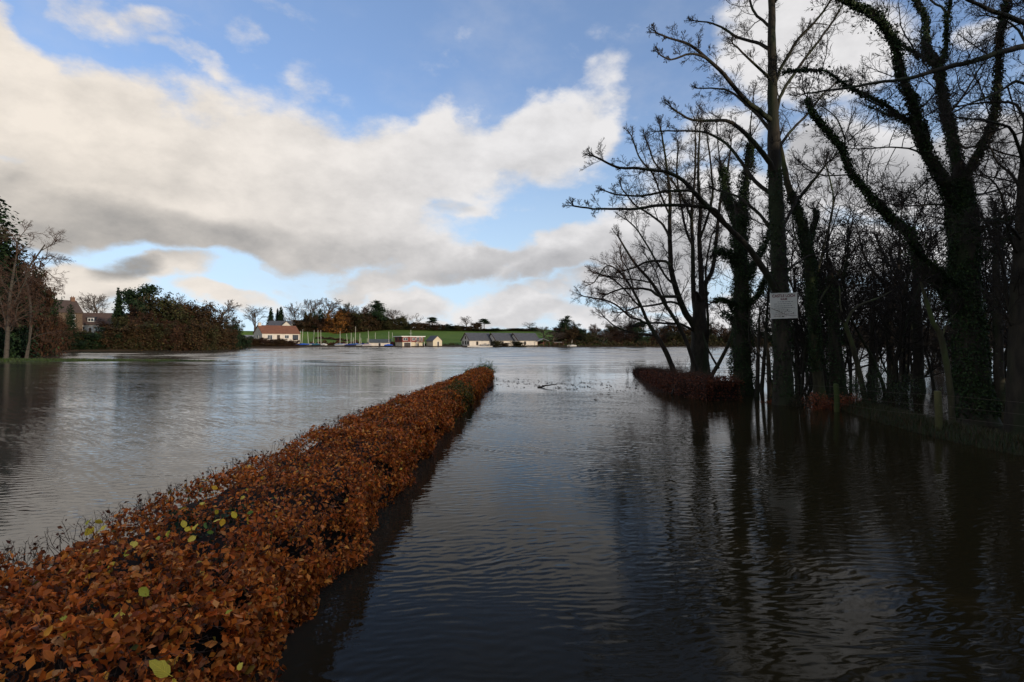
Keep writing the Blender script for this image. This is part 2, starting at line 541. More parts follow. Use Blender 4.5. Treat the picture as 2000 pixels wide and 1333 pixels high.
def scatter(base, pos, nrm, size, cols, rs, jit=0.5, droop=0.0):
    """many leaves as arrays for mesh_np"""
    BV, BQ, BT, BUV = base
    M = frames(nrm, rs, jit, droop)
    N, k = len(pos), len(BV)
    V = np.einsum("nij,kj->nki", M, BV) * np.asarray(size)[:, None, None] + pos[:, None, :]
    off = (np.arange(N) * k)[:, None, None]
    Q = None if BQ is None else (BQ[None] + off).reshape(-1, 4)
    T = None if BT is None else (BT[None] + off).reshape(-1, 3)
    C = np.repeat(cols, k, axis=0)
    UV = np.tile(BUV, (N, 1))
    return V.reshape(-1, 3), Q, T, UV, C

def palette(rs, n, cols, probs=None, var=0.18):
    c = np.array(cols)[rs.choice(len(cols), n, p=probs)]
    return np.clip(c * np.exp(rs.normal(0, var, (n, 1))) * np.exp(rs.normal(0, 0.06, (n, 3))), 0, 0.9)

# ------------------------------------------------------------------ branching
def vec_perp(d, rnd):
    while True:
        r = Vector((rnd.gauss(0, 1), rnd.gauss(0, 1), rnd.gauss(0, 1)))
        r -= d * r.dot(d)
        if r.length > 0.2:
            return r.normalized()

def grow(out, p, d, L, r, lev, prm, rnd):
    nseg = prm["seg"][lev]
    step = L / nseg
    wig, trop = prm["wig"][lev], prm["trop"][lev]
    p = Vector(p)
    d = Vector(d).normalized()
    pts, rad, dirs = [p.copy()], [r], [d]
    tip = max(prm["rmin"] * 0.7, r * prm["taper"][lev])
    for i in range(nseg):
        d = (d + Vector((rnd.gauss(0, wig), rnd.gauss(0, wig), rnd.gauss(0, wig) + trop))).normalized()
        p = p + d * step
        pts.append(p)
        rad.append(r + (tip - r) * (i + 1) / nseg)
        dirs.append(d)
    out.append((lev, pts, rad))
    if lev + 1 >= prm["lev"]:
        return
    side_shoots(out, pts, rad, dirs, L, lev, prm, rnd, prm["n"][lev], prm["start"][lev])

def side_shoots(out, pts, rad, dirs, L, lev, prm, rnd, n, start):
    nseg = len(pts) - 1
    for j in range(n):
        t = min(0.995, start + (1 - start) * (j + rnd.random()) / n)
        f = t * nseg
        i = min(int(f), nseg - 1)
        pos = pts[i].lerp(pts[i + 1], f - i)
        dd = dirs[min(i + 1, nseg)]
        ra = rad[i] + (rad[i + 1] - rad[i]) * (f - i)
        a = prm["ang"][lev] + rnd.gauss(0, 0.16)
        cd = dd * math.cos(a) + vec_perp(dd, rnd) * math.sin(a)
        LL = L * prm["ratio"][lev] * (1.15 - 0.6 * t) * (0.65 + 0.7 * rnd.random())
        grow(out, pos, cd, LL, max(prm["rmin"], min(ra * 0.7, LL * prm["slim"])), lev + 1, prm, rnd)

def to_arrays(branches):
    return [([tuple(v) for v in p], r) for _, p, r in branches]

def crown_mesh(branches, k_thick=5, k_thin=3, thick=0.02):
    a = [(p, r) for _, p, r in branches if r[0] > thick]
    b = [(p, r) for _, p, r in branches if r[0] <= thick]
    V1, Q1 = tubes(a, k_thick)
    V2, Q2 = tubes(b, k_thin)
    return np.concatenate([V1, V2]), np.concatenate([Q1, Q2 + len(V1)])

# ------------------------------------------------------------------ ground and water
SHX = np.array([-4000, -400, -200, -140, -118, -105, -96, -90, -84, -79, -76, -70, 0, 25, 60, 120, 400, 4000.])
SHY = np.array([60, 70, 95, 112, 119, 127, 136, 150, 178, 204, 222, 234, 238, 241, 247, 252, 270, 300.])

def smooth01(t):
    t = np.clip(t, 0, 1)
    return t * t * (3 - 2 * t)

def ground_h(x, y):
    x = np.asarray(x, float)
    y = np.asarray(y, float)
    d = y - np.interp(x, SHX, SHY)
    h = -1.3 + 1.75 * smooth01((d + 14) / 16)
    ys = np.interp(x, SHX, SHY)
    wgt = np.interp(x, [-125, -104, -66, -56], [0, 1, 1, 0])
    start = 7 + np.clip(240 - ys - 7, 0, None) * wgt
    slope = np.interp(x, [-4000, -160, -110, -70, 20, 60, 120, 4000], [.05, .05, .06, .094, .085, .05, .025, .02])
    dd = np.clip(d - start, 0, None)
    h = h + slope * np.minimum(dd, 110) + 0.012 * np.clip(dd - 110, 0, 900)
    h = h + 0.35 * np.sin(x * 0.045) * np.clip(dd / 60, 0, 1)
    near = smooth01((3.2 - y) / 4.0)
    return np.where(d > -30, h, -1.3 + 2.1 * near)

def gh(x, y):
    return float(ground_h(x, y))

def terrain():
    def axis(parts):
        return np.unique(np.concatenate([np.arange(a, b, s) for a, b, s in parts] + [[parts[-1][1]]]))
    xs = axis([(-6000, -600, 600), (-600, -200, 40), (-200, 160, 4), (160, 600, 40), (600, 6000, 600)])
    ys = axis([(-3000, -100, 400), (-100, 100, 8), (100, 420, 4), (420, 900, 40), (900, 7000, 600)])
    gx, gy = np.meshgrid(xs, ys, indexing="xy")
    z = ground_h(gx, gy)
    V = np.stack([gx, gy, z], -1).reshape(-1, 3)
    nx, ny = len(xs), len(ys)
    i, j = np.meshgrid(np.arange(nx - 1), np.arange(ny - 1), indexing="xy")
    a = (j * nx + i).ravel()
    Q = np.stack([a, a + 1, a + nx + 1, a + nx], -1)
    m = mat("turf_and_mud", (0.05, 0.1, 0.02), 0.9, 0.1)
    t = NT(m.node_tree)
    b = t.n["Principled BSDF"]
    pos = t.new("ShaderNodeNewGeometry").outputs["Position"]
    x, y, zz = t.sep(pos)
    n1 = t.noise(pos, 0.06, 5.0, 0.6)
    n2 = t.noise(pos, 0.7, 5.0, 0.65)
    grass = t.mix(t.ramp(n1, 0.35, 0.65), (0.062, 0.118, 0.016), (0.095, 0.150, 0.024))
    grass = t.mix(t.math("MULTIPLY", t.ramp(n2, 0.5, 0.8), 0.5), grass, (0.07, 0.085, 0.02))
    mud = t.mix(n2, (0.035, 0.022, 0.013), (0.07, 0.05, 0.028))
    edge = t.math("ADD", zz, t.math("MULTIPLY", t.math("SUBTRACT", n2, 0.5), 0.5))
    col = t.mix(t.ramp(edge, 0.45, 0.95), mud, grass)
    t.l.new(col, b.inputs["Base Color"])
    bp = t.new("ShaderNodeBump")
    bp.inputs["Strength"].default_value = 0.6
    bp.inputs["Distance"].default_value = 0.25
    t.l.new(n2, bp.inputs["Height"])
    t.l.new(bp.outputs[0], b.inputs["Normal"])
    kind(link("ground", mesh_np("ground", V, Q), m), "structure")
    # open water: low wind waves over the lake, real relief, dying out towards the shelter of the hedges
    wy = [-3000.0, -400.0, 0.0, 12.0, 22.0]
    y = 26.0
    while y < 285:
        wy.append(y)
        y += .36 + .0006 * y
    wy = np.array(wy + [330.0, 7000.0])
    wx = axis([(-6000, -420, 930), (-420, -180, 20), (-180, 180, 3.0), (180, 420, 20), (420, 6000, 930)])
    gx, gy = np.meshgrid(wx, wy, indexing="xy")
    rs = np.random.RandomState(77)
    z = np.zeros_like(gx)
    for _ in range(9):
        lam = rs.uniform(2.3, 4.6)
        a = math.radians(90 + rs.normal(0, 9))
        kx, ky = 2 * math.pi / lam * math.cos(a), 2 * math.pi / lam * math.sin(a)
        ph = rs.uniform(0, 6.28)
        loc = .6 + .4 * np.sin(gx * rs.uniform(.02, .07) + gy * rs.uniform(.05, .14) + rs.uniform(0, 6.28))
        z += .062 * lam / 6.28 * loc * np.cos(kx * gx + ky * gy + ph + 1.2 * np.sin(gx * rs.uniform(.05, .12) + gy * .05 + ph))
    z *= smooth01((gy - 36) / 55) * smooth01((285 - gy) / 30) * smooth01((200 - np.abs(gx)) / 60)
    V = np.stack([gx, gy, z], -1).reshape(-1, 3)
    nx, ny = len(wx), len(wy)
    i, j = np.meshgrid(np.arange(nx - 1), np.arange(ny - 1), indexing="xy")
    a = (j * nx + i).ravel()
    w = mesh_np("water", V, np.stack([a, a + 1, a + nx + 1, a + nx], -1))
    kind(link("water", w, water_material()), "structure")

terrain()

# ------------------------------------------------------------------ the clipped beech hedge standing in the flood
BEECH = [(0.648, 0.162, 0.022), (0.432, 0.101, 0.016), (0.72, 0.23, 0.036), (0.204, 0.049, 0.011), (0.552, 0.202, 0.055), (0.096, 0.029, 0.01)]
BEECH_P = [.26, .26, .14, .18, .10, .06]
M_LEAF = mat_leaf("dry_beech_leaf", 0.6, 0.22, 0.18)
M_LEAF_V = mat_leaf("dry_beech_leaf_veined", 0.55, 0.25, 0.18, veins=True)
M_TWIG = mat_noise("beech_twig", (0.045, 0.026, 0.018), (0.10, 0.065, 0.045), 30, 0.8)
M_CORE = mat_noise("hedge_inside_shade", (0.006, 0.004, 0.003), (0.015, 0.008, 0.005), 9, 0.95)  # near-black: the shade deep between the leaves is put into this colour

HY = np.array([0.6, 2.5, 4.1, 6.5, 12.9, 18.0, 22.9, 27.0, 31.0, 34.0, 36.0])
HL = np.array([-3.95, -3.85, -3.75, -3.62, -3.50, -3.10, -2.80, -2.72, -2.60, -2.50, -2.35])   # far side of the top
HR = np.array([-1.72, -1.80, -1.86, -1.92, -2.00, -1.85, -1.72, -1.66, -1.55, -1.40, -1.35])   # near side
HT = np.array([.90, .92, .93, .93, .92, .90, .86, .78, .80, .78, .72])                          # top

def hedge_surface(rs, n, y0, y1, side):
    """points and outward normals on the top or a side of the hedge"""
    y = rs.uniform(y0, y1, n)
    l, r, tp = np.interp(y, HY, HL), np.interp(y, HY, HR), np.interp(y, HY, HT)
    lump = 0.075 * np.sin(y * 2.1 + 1) + 0.055 * np.sin(y * 5.3) + 0.035 * np.sin(y * 11.0 + 2)
    if side == "top":
        s = rs.uniform(0, 1, n)
        x = l + (r - l) * s
        edge = np.minimum(s, 1 - s) * (r - l)
        z = tp + lump * 0.5 + 0.04 * np.sin(x * 6 + y * 3) + 0.03 * np.sin(x * 13 - y * 7) - 0.16 * np.exp(-(edge / 0.12) ** 2)
        nr = np.stack([0.9 * (np.exp(-((1 - s) * (r - l) / .15)) - np.exp(-(s * (r - l) / .15))), np.zeros(n), np.ones(n)], 1)
    else:
        s = rs.uniform(0, 1, n) ** 0.9
        z = -0.03 + (tp - 0.03) * s
        sg = 1 if side == "near" else -1
        x0 = r if side == "near" else l
        bulge = 0.10 * np.sin(s * math.pi) + lump + 0.05 * np.sin(z * 9 + y * 2) - 0.10 * (s > .93)
        x = x0 + sg * bulge + sg * 0.06 * (1 - s)
        nr = np.stack([np.full(n, sg * 1.0), rs.normal(0, .1, n), 0.35 + 0 * s], 1)
    nr /= np.linalg.norm(nr, axis=1, keepdims=True)
    return np.stack([x, y, z], 1), nr

def gap_mask(p, rs):
    """clumps: leaves sit in sprays, with holes between them"""
    g = np.sin(p[:, 0] * 9.1 + 2.1 * np.sin(p[:, 1] * 3.3)) * np.sin(p[:, 1] * 7.7 + 1.7 * np.sin(p[:, 2] * 6.0)) + 0.6 * np.sin(p[:, 2] * 14 + p[:, 1] * 4)
    return rs.uniform(0, 1, len(p)) < np.clip(0.68 + 0.62 * g, 0.04, 1)

def build_hedge():
    rs = np.random.RandomState(3)
    h = thing("beech_hedge", "long clipped brown beech hedge standing in the flood water beside the submerged road", "hedge", (-2.7, 0.6, 0))
    L0 = np.array(h.location)
    # solid core for the inner twigs, its colour darkened to give shade in the leaf gaps
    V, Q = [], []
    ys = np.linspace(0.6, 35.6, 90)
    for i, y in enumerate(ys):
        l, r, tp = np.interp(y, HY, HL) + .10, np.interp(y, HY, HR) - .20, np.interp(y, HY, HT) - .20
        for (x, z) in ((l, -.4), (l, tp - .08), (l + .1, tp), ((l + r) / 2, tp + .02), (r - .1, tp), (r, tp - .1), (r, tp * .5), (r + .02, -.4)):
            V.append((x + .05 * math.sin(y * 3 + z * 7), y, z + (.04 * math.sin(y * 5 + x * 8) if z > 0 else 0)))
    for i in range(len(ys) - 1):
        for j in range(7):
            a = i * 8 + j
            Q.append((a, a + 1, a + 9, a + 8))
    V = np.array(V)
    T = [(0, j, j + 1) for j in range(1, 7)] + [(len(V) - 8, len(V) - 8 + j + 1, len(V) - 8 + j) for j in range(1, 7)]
    link("shade_dark_core", mesh_np("shade_dark_core", V - L0, Q, T), M_CORE, h)
    packs = []
    def add(n, y0, y1, side, base, smin, smax, depth, jit, droop, pal=None):
        p, nr = hedge_surface(rs, n, y0, y1, side)
        keep = gap_mask(p, rs)
        p, nr = p[keep], nr[keep]
        p = p - nr * (rs.uniform(0, 1, (len(p), 1)) ** 1.6) * depth + nr * 0.02
        c = palette(rs, len(p), BEECH, BEECH_P, .34)
        yy, xx = p[:, 1], p[:, 0]
        # a greener, yellower stretch of another shrub in the hedge, some way along, and the far tip
        g = np.exp(-((yy - 20.5) / 2.4) ** 2) * (xx > np.interp(yy, HY, HR) - .50) * .85 + 0.10 * (yy > 26)
        pick = rs.uniform(0, 1, len(p)) < g
        c[pick] = palette(rs, pick.sum(), [(.16, .13, .02), (.06, .10, .018), (.025, .055, .014), (.20, .13, .02)])
        few = rs.uniform(0, 1, len(p)) < .012
        c[few] = palette(rs, few.sum(), [(.30, .20, .03), (.09, .11, .02), (.03, .05, .015)])
        hol = np.exp(-(((yy - 5.05) / .30) ** 2 + ((xx + 2.75) / .35) ** 2)) > .35
        pick = hol & (rs.uniform(0, 1, len(p)) < .5)
        c[pick] = palette(rs, pick.sum(), [(.012, .035, .016), (.02, .05, .02)])
        if side == "top":
            c *= 0.86
        packs.append(scatter(base, p, nr, np.clip(smin + (smax - smin) * rs.beta(1.6, 2.4, len(p)) * 1.25, .02, .12), c, rs, jit, droop))
    fines = [fine_leaf(np.random.RandomState(s), rows=4, curl=RND.uniform(-1.6, 2.0), fold=RND.uniform(.2, 1.1), wave=.16, across=(-1, 0, 1)) for s in range(4)]
    def simple5(b):
        return (b[0], b[1], b[2], b[3])
    for f in fines:
        add(2300, 0.8, 4.6, "top", simple5(f), .03, .075, .16, 1.1, .2)
        add(1500, 0.9, 5.2, "near", simple5(f), .03, .075, .19, .95, .9)
    add(24000, 0.8, 9.5, "top", LEAF4, .03, .068, .17, 1.0, .1)
    add(23000, 0.8, 10.5, "near", LEAF4, .032, .07, .20, .9, .8)
    add(4000, 0.8, 14, "far", LEAF4, .05, .09, .12, .6, .8)
    add(30000, 9.2, 22, "top", LEAF4, .045, .085, .13, .8, .1)
    add(26000, 10.2, 22, "near", LEAF4, .05, .09, .15, .65, .8)
    add(14000, 21.8, 35.8, "top", LEAF2, .06, .10, .12, .8, .1)
    add(14000, 21.8, 35.8, "near", LEAF2, .06, .11, .12, .65, .8)
    add(5000, 14, 35.8, "far", LEAF2, .06, .11, .12, .6, .8)
    # end face
    VS, QS, TS, US, CS, o = [], [], [], [], [], 0
    for V, Q, T, U, C in packs:
        VS.append(V); US.append(U); CS.append(C)
        if Q is not None: QS.append(Q + o)
        if T is not None: TS.append(T + o)
        o += len(V)
    fo = link("foliage", mesh_np("foliage", np.concatenate(VS) - L0, np.concatenate(QS), np.concatenate(TS), np.concatenate(US), np.concatenate(CS)), M_LEAF, h)
    kind(fo, "stuff")
    # clipped twig ends that stand up from the top, thickest along the far edge
    br = []
    def twig(p, d, L, r):
        out = []
        prm = dict(seg=[4, 2], n=[2], start=[.35], ang=[.7], ratio=[.45], wig=[.16, .2], trop=[.03, .05], taper=[.45, .5], rmin=.0014, slim=.02, lev=2)
        grow(out, p, d, L, r, 0, prm, RND)
        br.extend(to_arrays(out))
    curl_p, curl_n = [], []
    for i in range(2000):
        u = RND.random()
        y = 2.2 + 26 * u ** 1.7
        l, r, tp = np.interp(y, HY, HL), np.interp(y, HY, HR), np.interp(y, HY, HT)
        s = RND.random() ** 2.6
        x = l + (r - l) * s + RND.uniform(-.05, .05)
        z = tp - .10
        d = (RND.gauss(-.25 * (s < .2), .35), RND.gauss(0, .35), 1)
        L = RND.uniform(.10, .19)
        twig((x, y, z), d, L, .0028)
        if RND.random() < .6:
            dv = Vector(d).normalized() * L * RND.uniform(.7, 1.0)
            curl_p.append((x + dv.x, y + dv.y, z + dv.z))
            curl_n.append(d)
    # shoots that break out of the clipped faces
    for i in range(700):
        y = 2.4 + 16 * RND.random() ** 1.6
        r, tp = np.interp(y, HY, HR), np.interp(y, HY, HT)
        if RND.random() < .6:
            twig((r - .06, y, RND.uniform(.1, tp - .05)), (1, RND.gauss(-.3, .5), RND.gauss(.25, .4)), RND.uniform(.12, .24), .0030)
        else:
            twig((RND.uniform(np.interp(y, HY, HL) + .3, r - .1), y, tp - .08), (RND.gauss(0, .7), RND.gauss(-.2, .6), .7), RND.uniform(.14, .26), .0030)
    # a few grey branches laid bare on the near side
    for (a, b, r) in ((P(385, 1215, 4.35), P(450, 1160, 4.7), .012), (P(470, 1250, 4.3), P(490, 1150, 4.6), .009), (P(690, 925, 8.6), P(668, 940, 8.7), .016), (P(640, 960, 8.0), P(700, 900, 8.9), .010)):
        pts = spline([a, ((a[0] + b[0]) / 2 + .01, (a[1] + b[1]) / 2, (a[2] + b[2]) / 2 + .015), b], .03)
        kv, kq = tubes([(pts, np.linspace(r, r * .6, len(pts)))], 6)
        link("branch", mesh_np("branch", kv - L0, kq), M_TWIG, h)
    V, Q = tubes(br, 3)
    kind(link("clipped_twig_growth", mesh_np("clipped_twig_growth", V - L0, Q), M_TWIG, h), "stuff")
    cp, cn = np.array(curl_p), np.array(curl_n)
    pk = scatter(LEAF4, cp, cn, rs.uniform(.03, .055, len(cp)), palette(rs, len(cp), [(.10, .032, .014), (.15, .05, .018), (.06, .02, .01)]), rs, .9)
    kind(link("tip_foliage", mesh_np("tip_foliage", pk[0] - L0, pk[1], pk[2], pk[3], pk[4]), M_LEAF, h), "stuff")
    # the leaves one can pick out singly
    shapes = []
    def shape(col, s, **kw):
        V, Q, T, U = fine_leaf(np.random.RandomState(s), **kw)
        me = mesh_np("leaf", V, Q, T, U, np.tile(np.array(col), (len(V), 1)))
        me.materials.append(M_LEAF_V)
        return me
    browns = [shape(c, 40 + i, rows=6, curl=RND.uniform(-1.4, 2.0), fold=RND.uniform(.2, 1.1), wave=.18, width=RND.uniform(.28, .38))
              for i, c in enumerate([(.56, .16, .028), (.40, .105, .02), (.62, .22, .045), (.50, .13, .022), (.32, .085, .022), (.55, .25, .09), (.47, .115, .018), (.22, .06, .016), (.66, .20, .03), (.40, .15, .06)])]
    yel = [shape(c, 80 + i, rows=6, curl=RND.uniform(-.3, .8), fold=RND.uniform(.1, .4), wave=.08, width=.42)
           for i, c in enumerate([(.78, .58, .05), (.70, .54, .06), (.82, .62, .09), (.48, .46, .05), (.80, .45, .03)])]
    grn = [shape(c, 95 + i, rows=6, curl=.4, fold=.2, width=.42) for i, c in enumerate([(.13, .22, .03), (.06, .14, .03)])]
    def put(me, p, n, size, along=None):
        Mx = frames(np.array([n]), rs, .60, .3)[0]
        m4 = Matrix([[Mx[i][j] * size for j in range(3)] + [p[i] - L0[i]] for i in range(3)] + [[0, 0, 0, 1]])
        o = link("leaf", me, None, h)
        o.matrix_local = m4
        return o
    def on_top(px, py, dz=0.015):
        y = (CZ - .95) / ((py - HOR) / F)
        for _ in range(3):
            z = float(np.interp(y, HY, HT)) + .02 + dz
            y = (CZ - z) / ((py - HOR) / F)
        return np.array([X(px, y), y, z])
    for (px, py, s, wh) in ((183, 1030, .085, 0), (200, 1022, .07, 1), (168, 1026, .065, 3), (187, 1042, .095, 1), (265, 1058, .085, 2), (258, 1066, .06, 1), (168, 1083, .085, 1), (140, 1112, .06, 2),
                            (178, 1122, .075, 4), (210, 1110, .055, 1), (196, 1096, .05, 2), (242, 1083, .05, 3), (290, 1163, .085, 3), (236, 1196, .11, 1), (122, 1206, .07, 3), (330, 1318, .115, 1), (345, 1330, .05, 0),
                            (362, 1030, .075, 1), (385, 1024, .08, 0), (382, 1048, .07, 2), (372, 1036, .06, 0), (418, 1020, .075, 2), (436, 1014, .075, 4), (461, 1012, .07, 0), (484, 1010, .08, 0), (349, 997, .075, 2),
                            (398, 985, .07, 1), (421, 996, .06, 0), (408, 940, .085, 4), (414, 951, .07, 4), (328, 1050, .06, 3), (328, 1048, .04, 1), (540, 998, .07, 1), (484, 955, .05, 3), (478, 970, .05, 2), (468, 1296, .055, 1),
                            (310, 1055, .05, 3), (508, 935, .06, 4), (455, 1192, .045, 3), (60, 1190, .04, 4), (225, 1210, .05, 0)):
        put(yel[wh], on_top(px, py), (RND.gauss(0.1, .3), -.5, 1), s)
    for (px, py, s, wh) in ((403, 1022, .075, 0), (483, 1003, .06, 0), (405, 1040, .05, 0), (424, 945, .06, 1), (192, 1290, .04, 1), (390, 962, .06, 1), (370, 970, .055, 1), (410, 966, .05, 1)):
        put(grn[wh], on_top(px, py), (RND.gauss(0, .3), -.3, 1), s)
    n = 0
    while n < 250:
        side = "top" if n < 150 else "near"
        p, nr = hedge_surface(rs, 1, 2.4, 4.4 if side == "top" else 5.4, side)
        p, nr = p[0], nr[0]
        if side == "near" and p[2] < .15:
            continue
        if not (0 <= 1000 + p[0] / p[1] * F and HOR + (CZ - p[2]) / p[1] * F < 1350):
            continue
        put(browns[RND.randrange(len(browns))], p + nr * .025, nr + np.array([0, -.5, .2]), RND.uniform(.045, .080))
        n += 1

build_hedge()

def build_second_hedge():
    """the same kind of hedge on the other verge, nearly drowned, under the bare trees"""
    rs = np.random.RandomState(5)
    h = thing("beech_hedge", "low drowned brown beech hedge running out to a point below the many-stemmed bare tree", "hedge", (8.5, 28, 0))
    L0 = np.array(h.location)
    ctr = spline([(9.9, 44.5, 0), (9.4, 38.0, 0), (8.8, 32.0, 0), (8.45, 27.0, 0), (8.9, 23.6, 0)], .4)
    n = len(ctr)
    W = np.interp(np.linspace(0, 1, n), [0, .15, .5, 1], [.08, .35, .62, .80])
    Z = np.interp(np.linspace(0, 1, n), [0, .3, .6, 1], [.16, .46, .70, .90])
    V, Q = [], []
    for i in range(n):
        for (a, z) in ((-1, -.4), (-1, Z[i] - .25), (-.8, Z[i] - .13), (.8, Z[i] - .13), (1, Z[i] - .25), (1, -.4)):
            V.append((ctr[i][0] + a * (W[i] - .1), ctr[i][1] + a * .15, z))
    for i in range(n - 1):
        for j in range(5):
            k = i * 6 + j
            Q.append((k, k + 1, k + 7, k + 6))
    link("shade_dark_core", mesh_np("shade_dark_core", np.array(V) - L0, Q, [(0, 1, 5), (1, 4, 5), (1, 2, 4), (2, 3, 4)] + [(6 * n - 6 + a, 6 * n - 6 + c, 6 * n - 6 + b) for a, b, c in ((0, 1, 5), (1, 4, 5), (1, 2, 4), (2, 3, 4))]), M_CORE, h)
    m = 34000
    i = rs.randint(0, n, m)
    t = rs.uniform(0, 1, m)
    top = rs.uniform(0, 1, m) < .45
    a = np.where(top, rs.uniform(-1, 1, m), np.where(rs.uniform(0, 1, m) < .72, -1, 1))
    c = ctr[i] + rs.normal(0, .12, (m, 3))
    ends = rs.uniform(0, 1, m) < .05
    i = np.where(ends, n - 1, i)
    c = np.where(ends[:, None], ctr[-1] + rs.normal(0, .06, (m, 3)), c)
    a = np.where(ends, rs.uniform(-1, 1, m), a)
    lump = .12 * np.sin(c[:, 1] * 3.7) + .07 * np.sin(c[:, 1] * 9 + c[:, 0] * 5)
    z = np.where(top, Z[i] + lump, rs.uniform(-.02, 1, m) * Z[i]) - rs.uniform(0, .12, m)
    z = np.maximum(z, -.03)
    p = np.stack([c[:, 0] + a * (W[i] + lump * W[i]), c[:, 1] + a * .15, z], 1)
    nr = np.stack([np.where(top, 0, a), np.full(m, -.2), np.where(top, 1, .3)], 1).astype(float)
    pk = scatter(LEAF2, p, nr, rs.uniform(.05, .09, m), palette(rs, m, [(.11, .028, .011), (.07, .020, .010), (.14, .042, .015), (.035, .014, .008)]), rs, .8, .5)
    kind(link("foliage", mesh_np("foliage", pk[0] - L0, pk[1], pk[2], pk[3], pk[4]), M_LEAF, h), "stuff")
    br = []
    prm = dict(seg=[4, 3], n=[3], start=[.35], ang=[.6], ratio=[.5], wig=[.15, .2], trop=[.03, .05], taper=[.4, .5], rmin=.003, slim=.02, lev=2)
    for _ in range(900):
        k = RND.randrange(n)
        out = []
        grow(out, (ctr[k][0] + RND.uniform(-1, 1) * W[k], ctr[k][1], Z[k] - .15), (RND.gauss(0, .3), RND.gauss(0, .3), 1), RND.uniform(.25, .6), .005, 0, prm, RND)
        br += to_arrays(out)
    V, Q = tubes(br, 3)
    kind(link("twig_growth", mesh_np("twig_growth", V - L0, Q), M_TWIG, h), "stuff")

build_second_hedge()

# ------------------------------------------------------------------ the wood on the east side, bare and ivy-grown, standing in the water
M_BARK = mat_noise("wet_bark", (0.014, 0.011, 0.008), (0.036, 0.029, 0.019), 7, 0.85, 0.9, (1, 1, .22), c3=(0.020, 0.025, 0.010), dist=0.03)
M_BARK_G = mat_noise("mossy_bark", (0.022, 0.020, 0.010), (0.050, 0.044, 0.022), 9, 0.85, 0.7, (1, 1, .25), c3=(0.045, 0.058, 0.018), dist=0.02)
M_BIRCH = mat_noise("birch_bark", (0.062, 0.052, 0.040), (0.028, 0.023, 0.018), 2.2, 0.8, 0.3, (1, 1, 3.0), lo=.5, hi=.66)
M_TWIGS = mat_noise("bare_twig", (0.016, 0.012, 0.009), (0.030, 0.023, 0.016), 3, 0.85, 0)
M_TWIGS_RED = mat_noise("reddish_twig", (0.060, 0.030, 0.020), (0.085, 0.050, 0.032), 3, 0.85, 0)
M_IVY = mat_leaf("ivy_leaf", 0.6, 0.2, 0.05)
IVY = [(.014, .028, .008), (.022, .042, .010), (.010, .019, .006), (.034, .052, .014)]

NEAR = dict(seg=[6, 5, 4, 2, 2], n=[8, 8, 7, 4], start=[.15, .18, .2, .25], ang=[.85, .80, .75, .7], ratio=[.55, .50, .48, .45], wig=[.10, .16, .20, .22, .25],
            trop=[.04, .06, .07, .06, .05], taper=[.35, .35, .4, .5, .6], rmin=.0055, slim=.016, lev=4)

def shoots_along(out, pts, rad, dens, Lr, prm, rnd, t0=.12, t1=1.0, lev=1, up=0.0):
    """branches springing from a limb laid down by hand"""
    seg = np.linalg.norm(np.diff(pts, axis=0), axis=1)
    cum = np.concatenate([[0], np.cumsum(seg)])
    tot = cum[-1]
    n = max(1, int(tot * (t1 - t0) * dens))
    for j in range(n):
        t = t0 + (t1 - t0) * (j + rnd.random()) / n
        s = t * tot
        i = min(int(np.searchsorted(cum, s)) - 1, len(pts) - 2)
        i = max(i, 0)
        f = (s - cum[i]) / max(1e-6, seg[i])
        pos = Vector(pts[i]).lerp(Vector(pts[i + 1]), f)
        dd = (Vector(pts[i + 1]) - Vector(pts[i])).normalized()
        ra = rad[i]
        a = .95 + rnd.gauss(0, .2)
        cd = dd * math.cos(a) + vec_perp(dd, rnd) * math.sin(a) + Vector((0, 0, up))
        LL = Lr[0] + (Lr[1] - Lr[0]) * rnd.random() ** 1.5
        LL *= (1.15 - .55 * t)
        grow(out, pos, cd, LL, max(prm["rmin"], min(ra * .7, LL * prm["slim"])), lev, prm, rnd)
    # the limb runs out into twigs
    d = (Vector(pts[-1]) - Vector(pts[-2])).normalized()
    for _ in range(3):
        a = rnd.gauss(0, .35)
        grow(out, pts[-1], d * math.cos(a) + vec_perp(d, rnd) * math.sin(abs(a) + .1), Lr[0] * 1.1, max(prm["rmin"], rad[-1] * .8), lev, prm, rnd)

def px_path(pp, y0, dy, step, rnd, jit=0.02):
    """picture waypoints set out in depth from y0 to y0 + dy"""
    n = len(pp)
    cum = [0.0]
    for a, b in zip(pp[:-1], pp[1:]):
        cum.append(cum[-1] + math.hypot(b[0] - a[0], b[1] - a[1]))
    w = [P(p[0], p[1], y0 + dy * (c / cum[-1])) for p, c in zip(pp, cum)]
    s = spline(w, step)
    if jit:
        j = np.array([[rnd.gauss(0, jit) for _ in range(3)] for _ in range(len(s))])
        j[0] = 0
        s = s + j
    return s

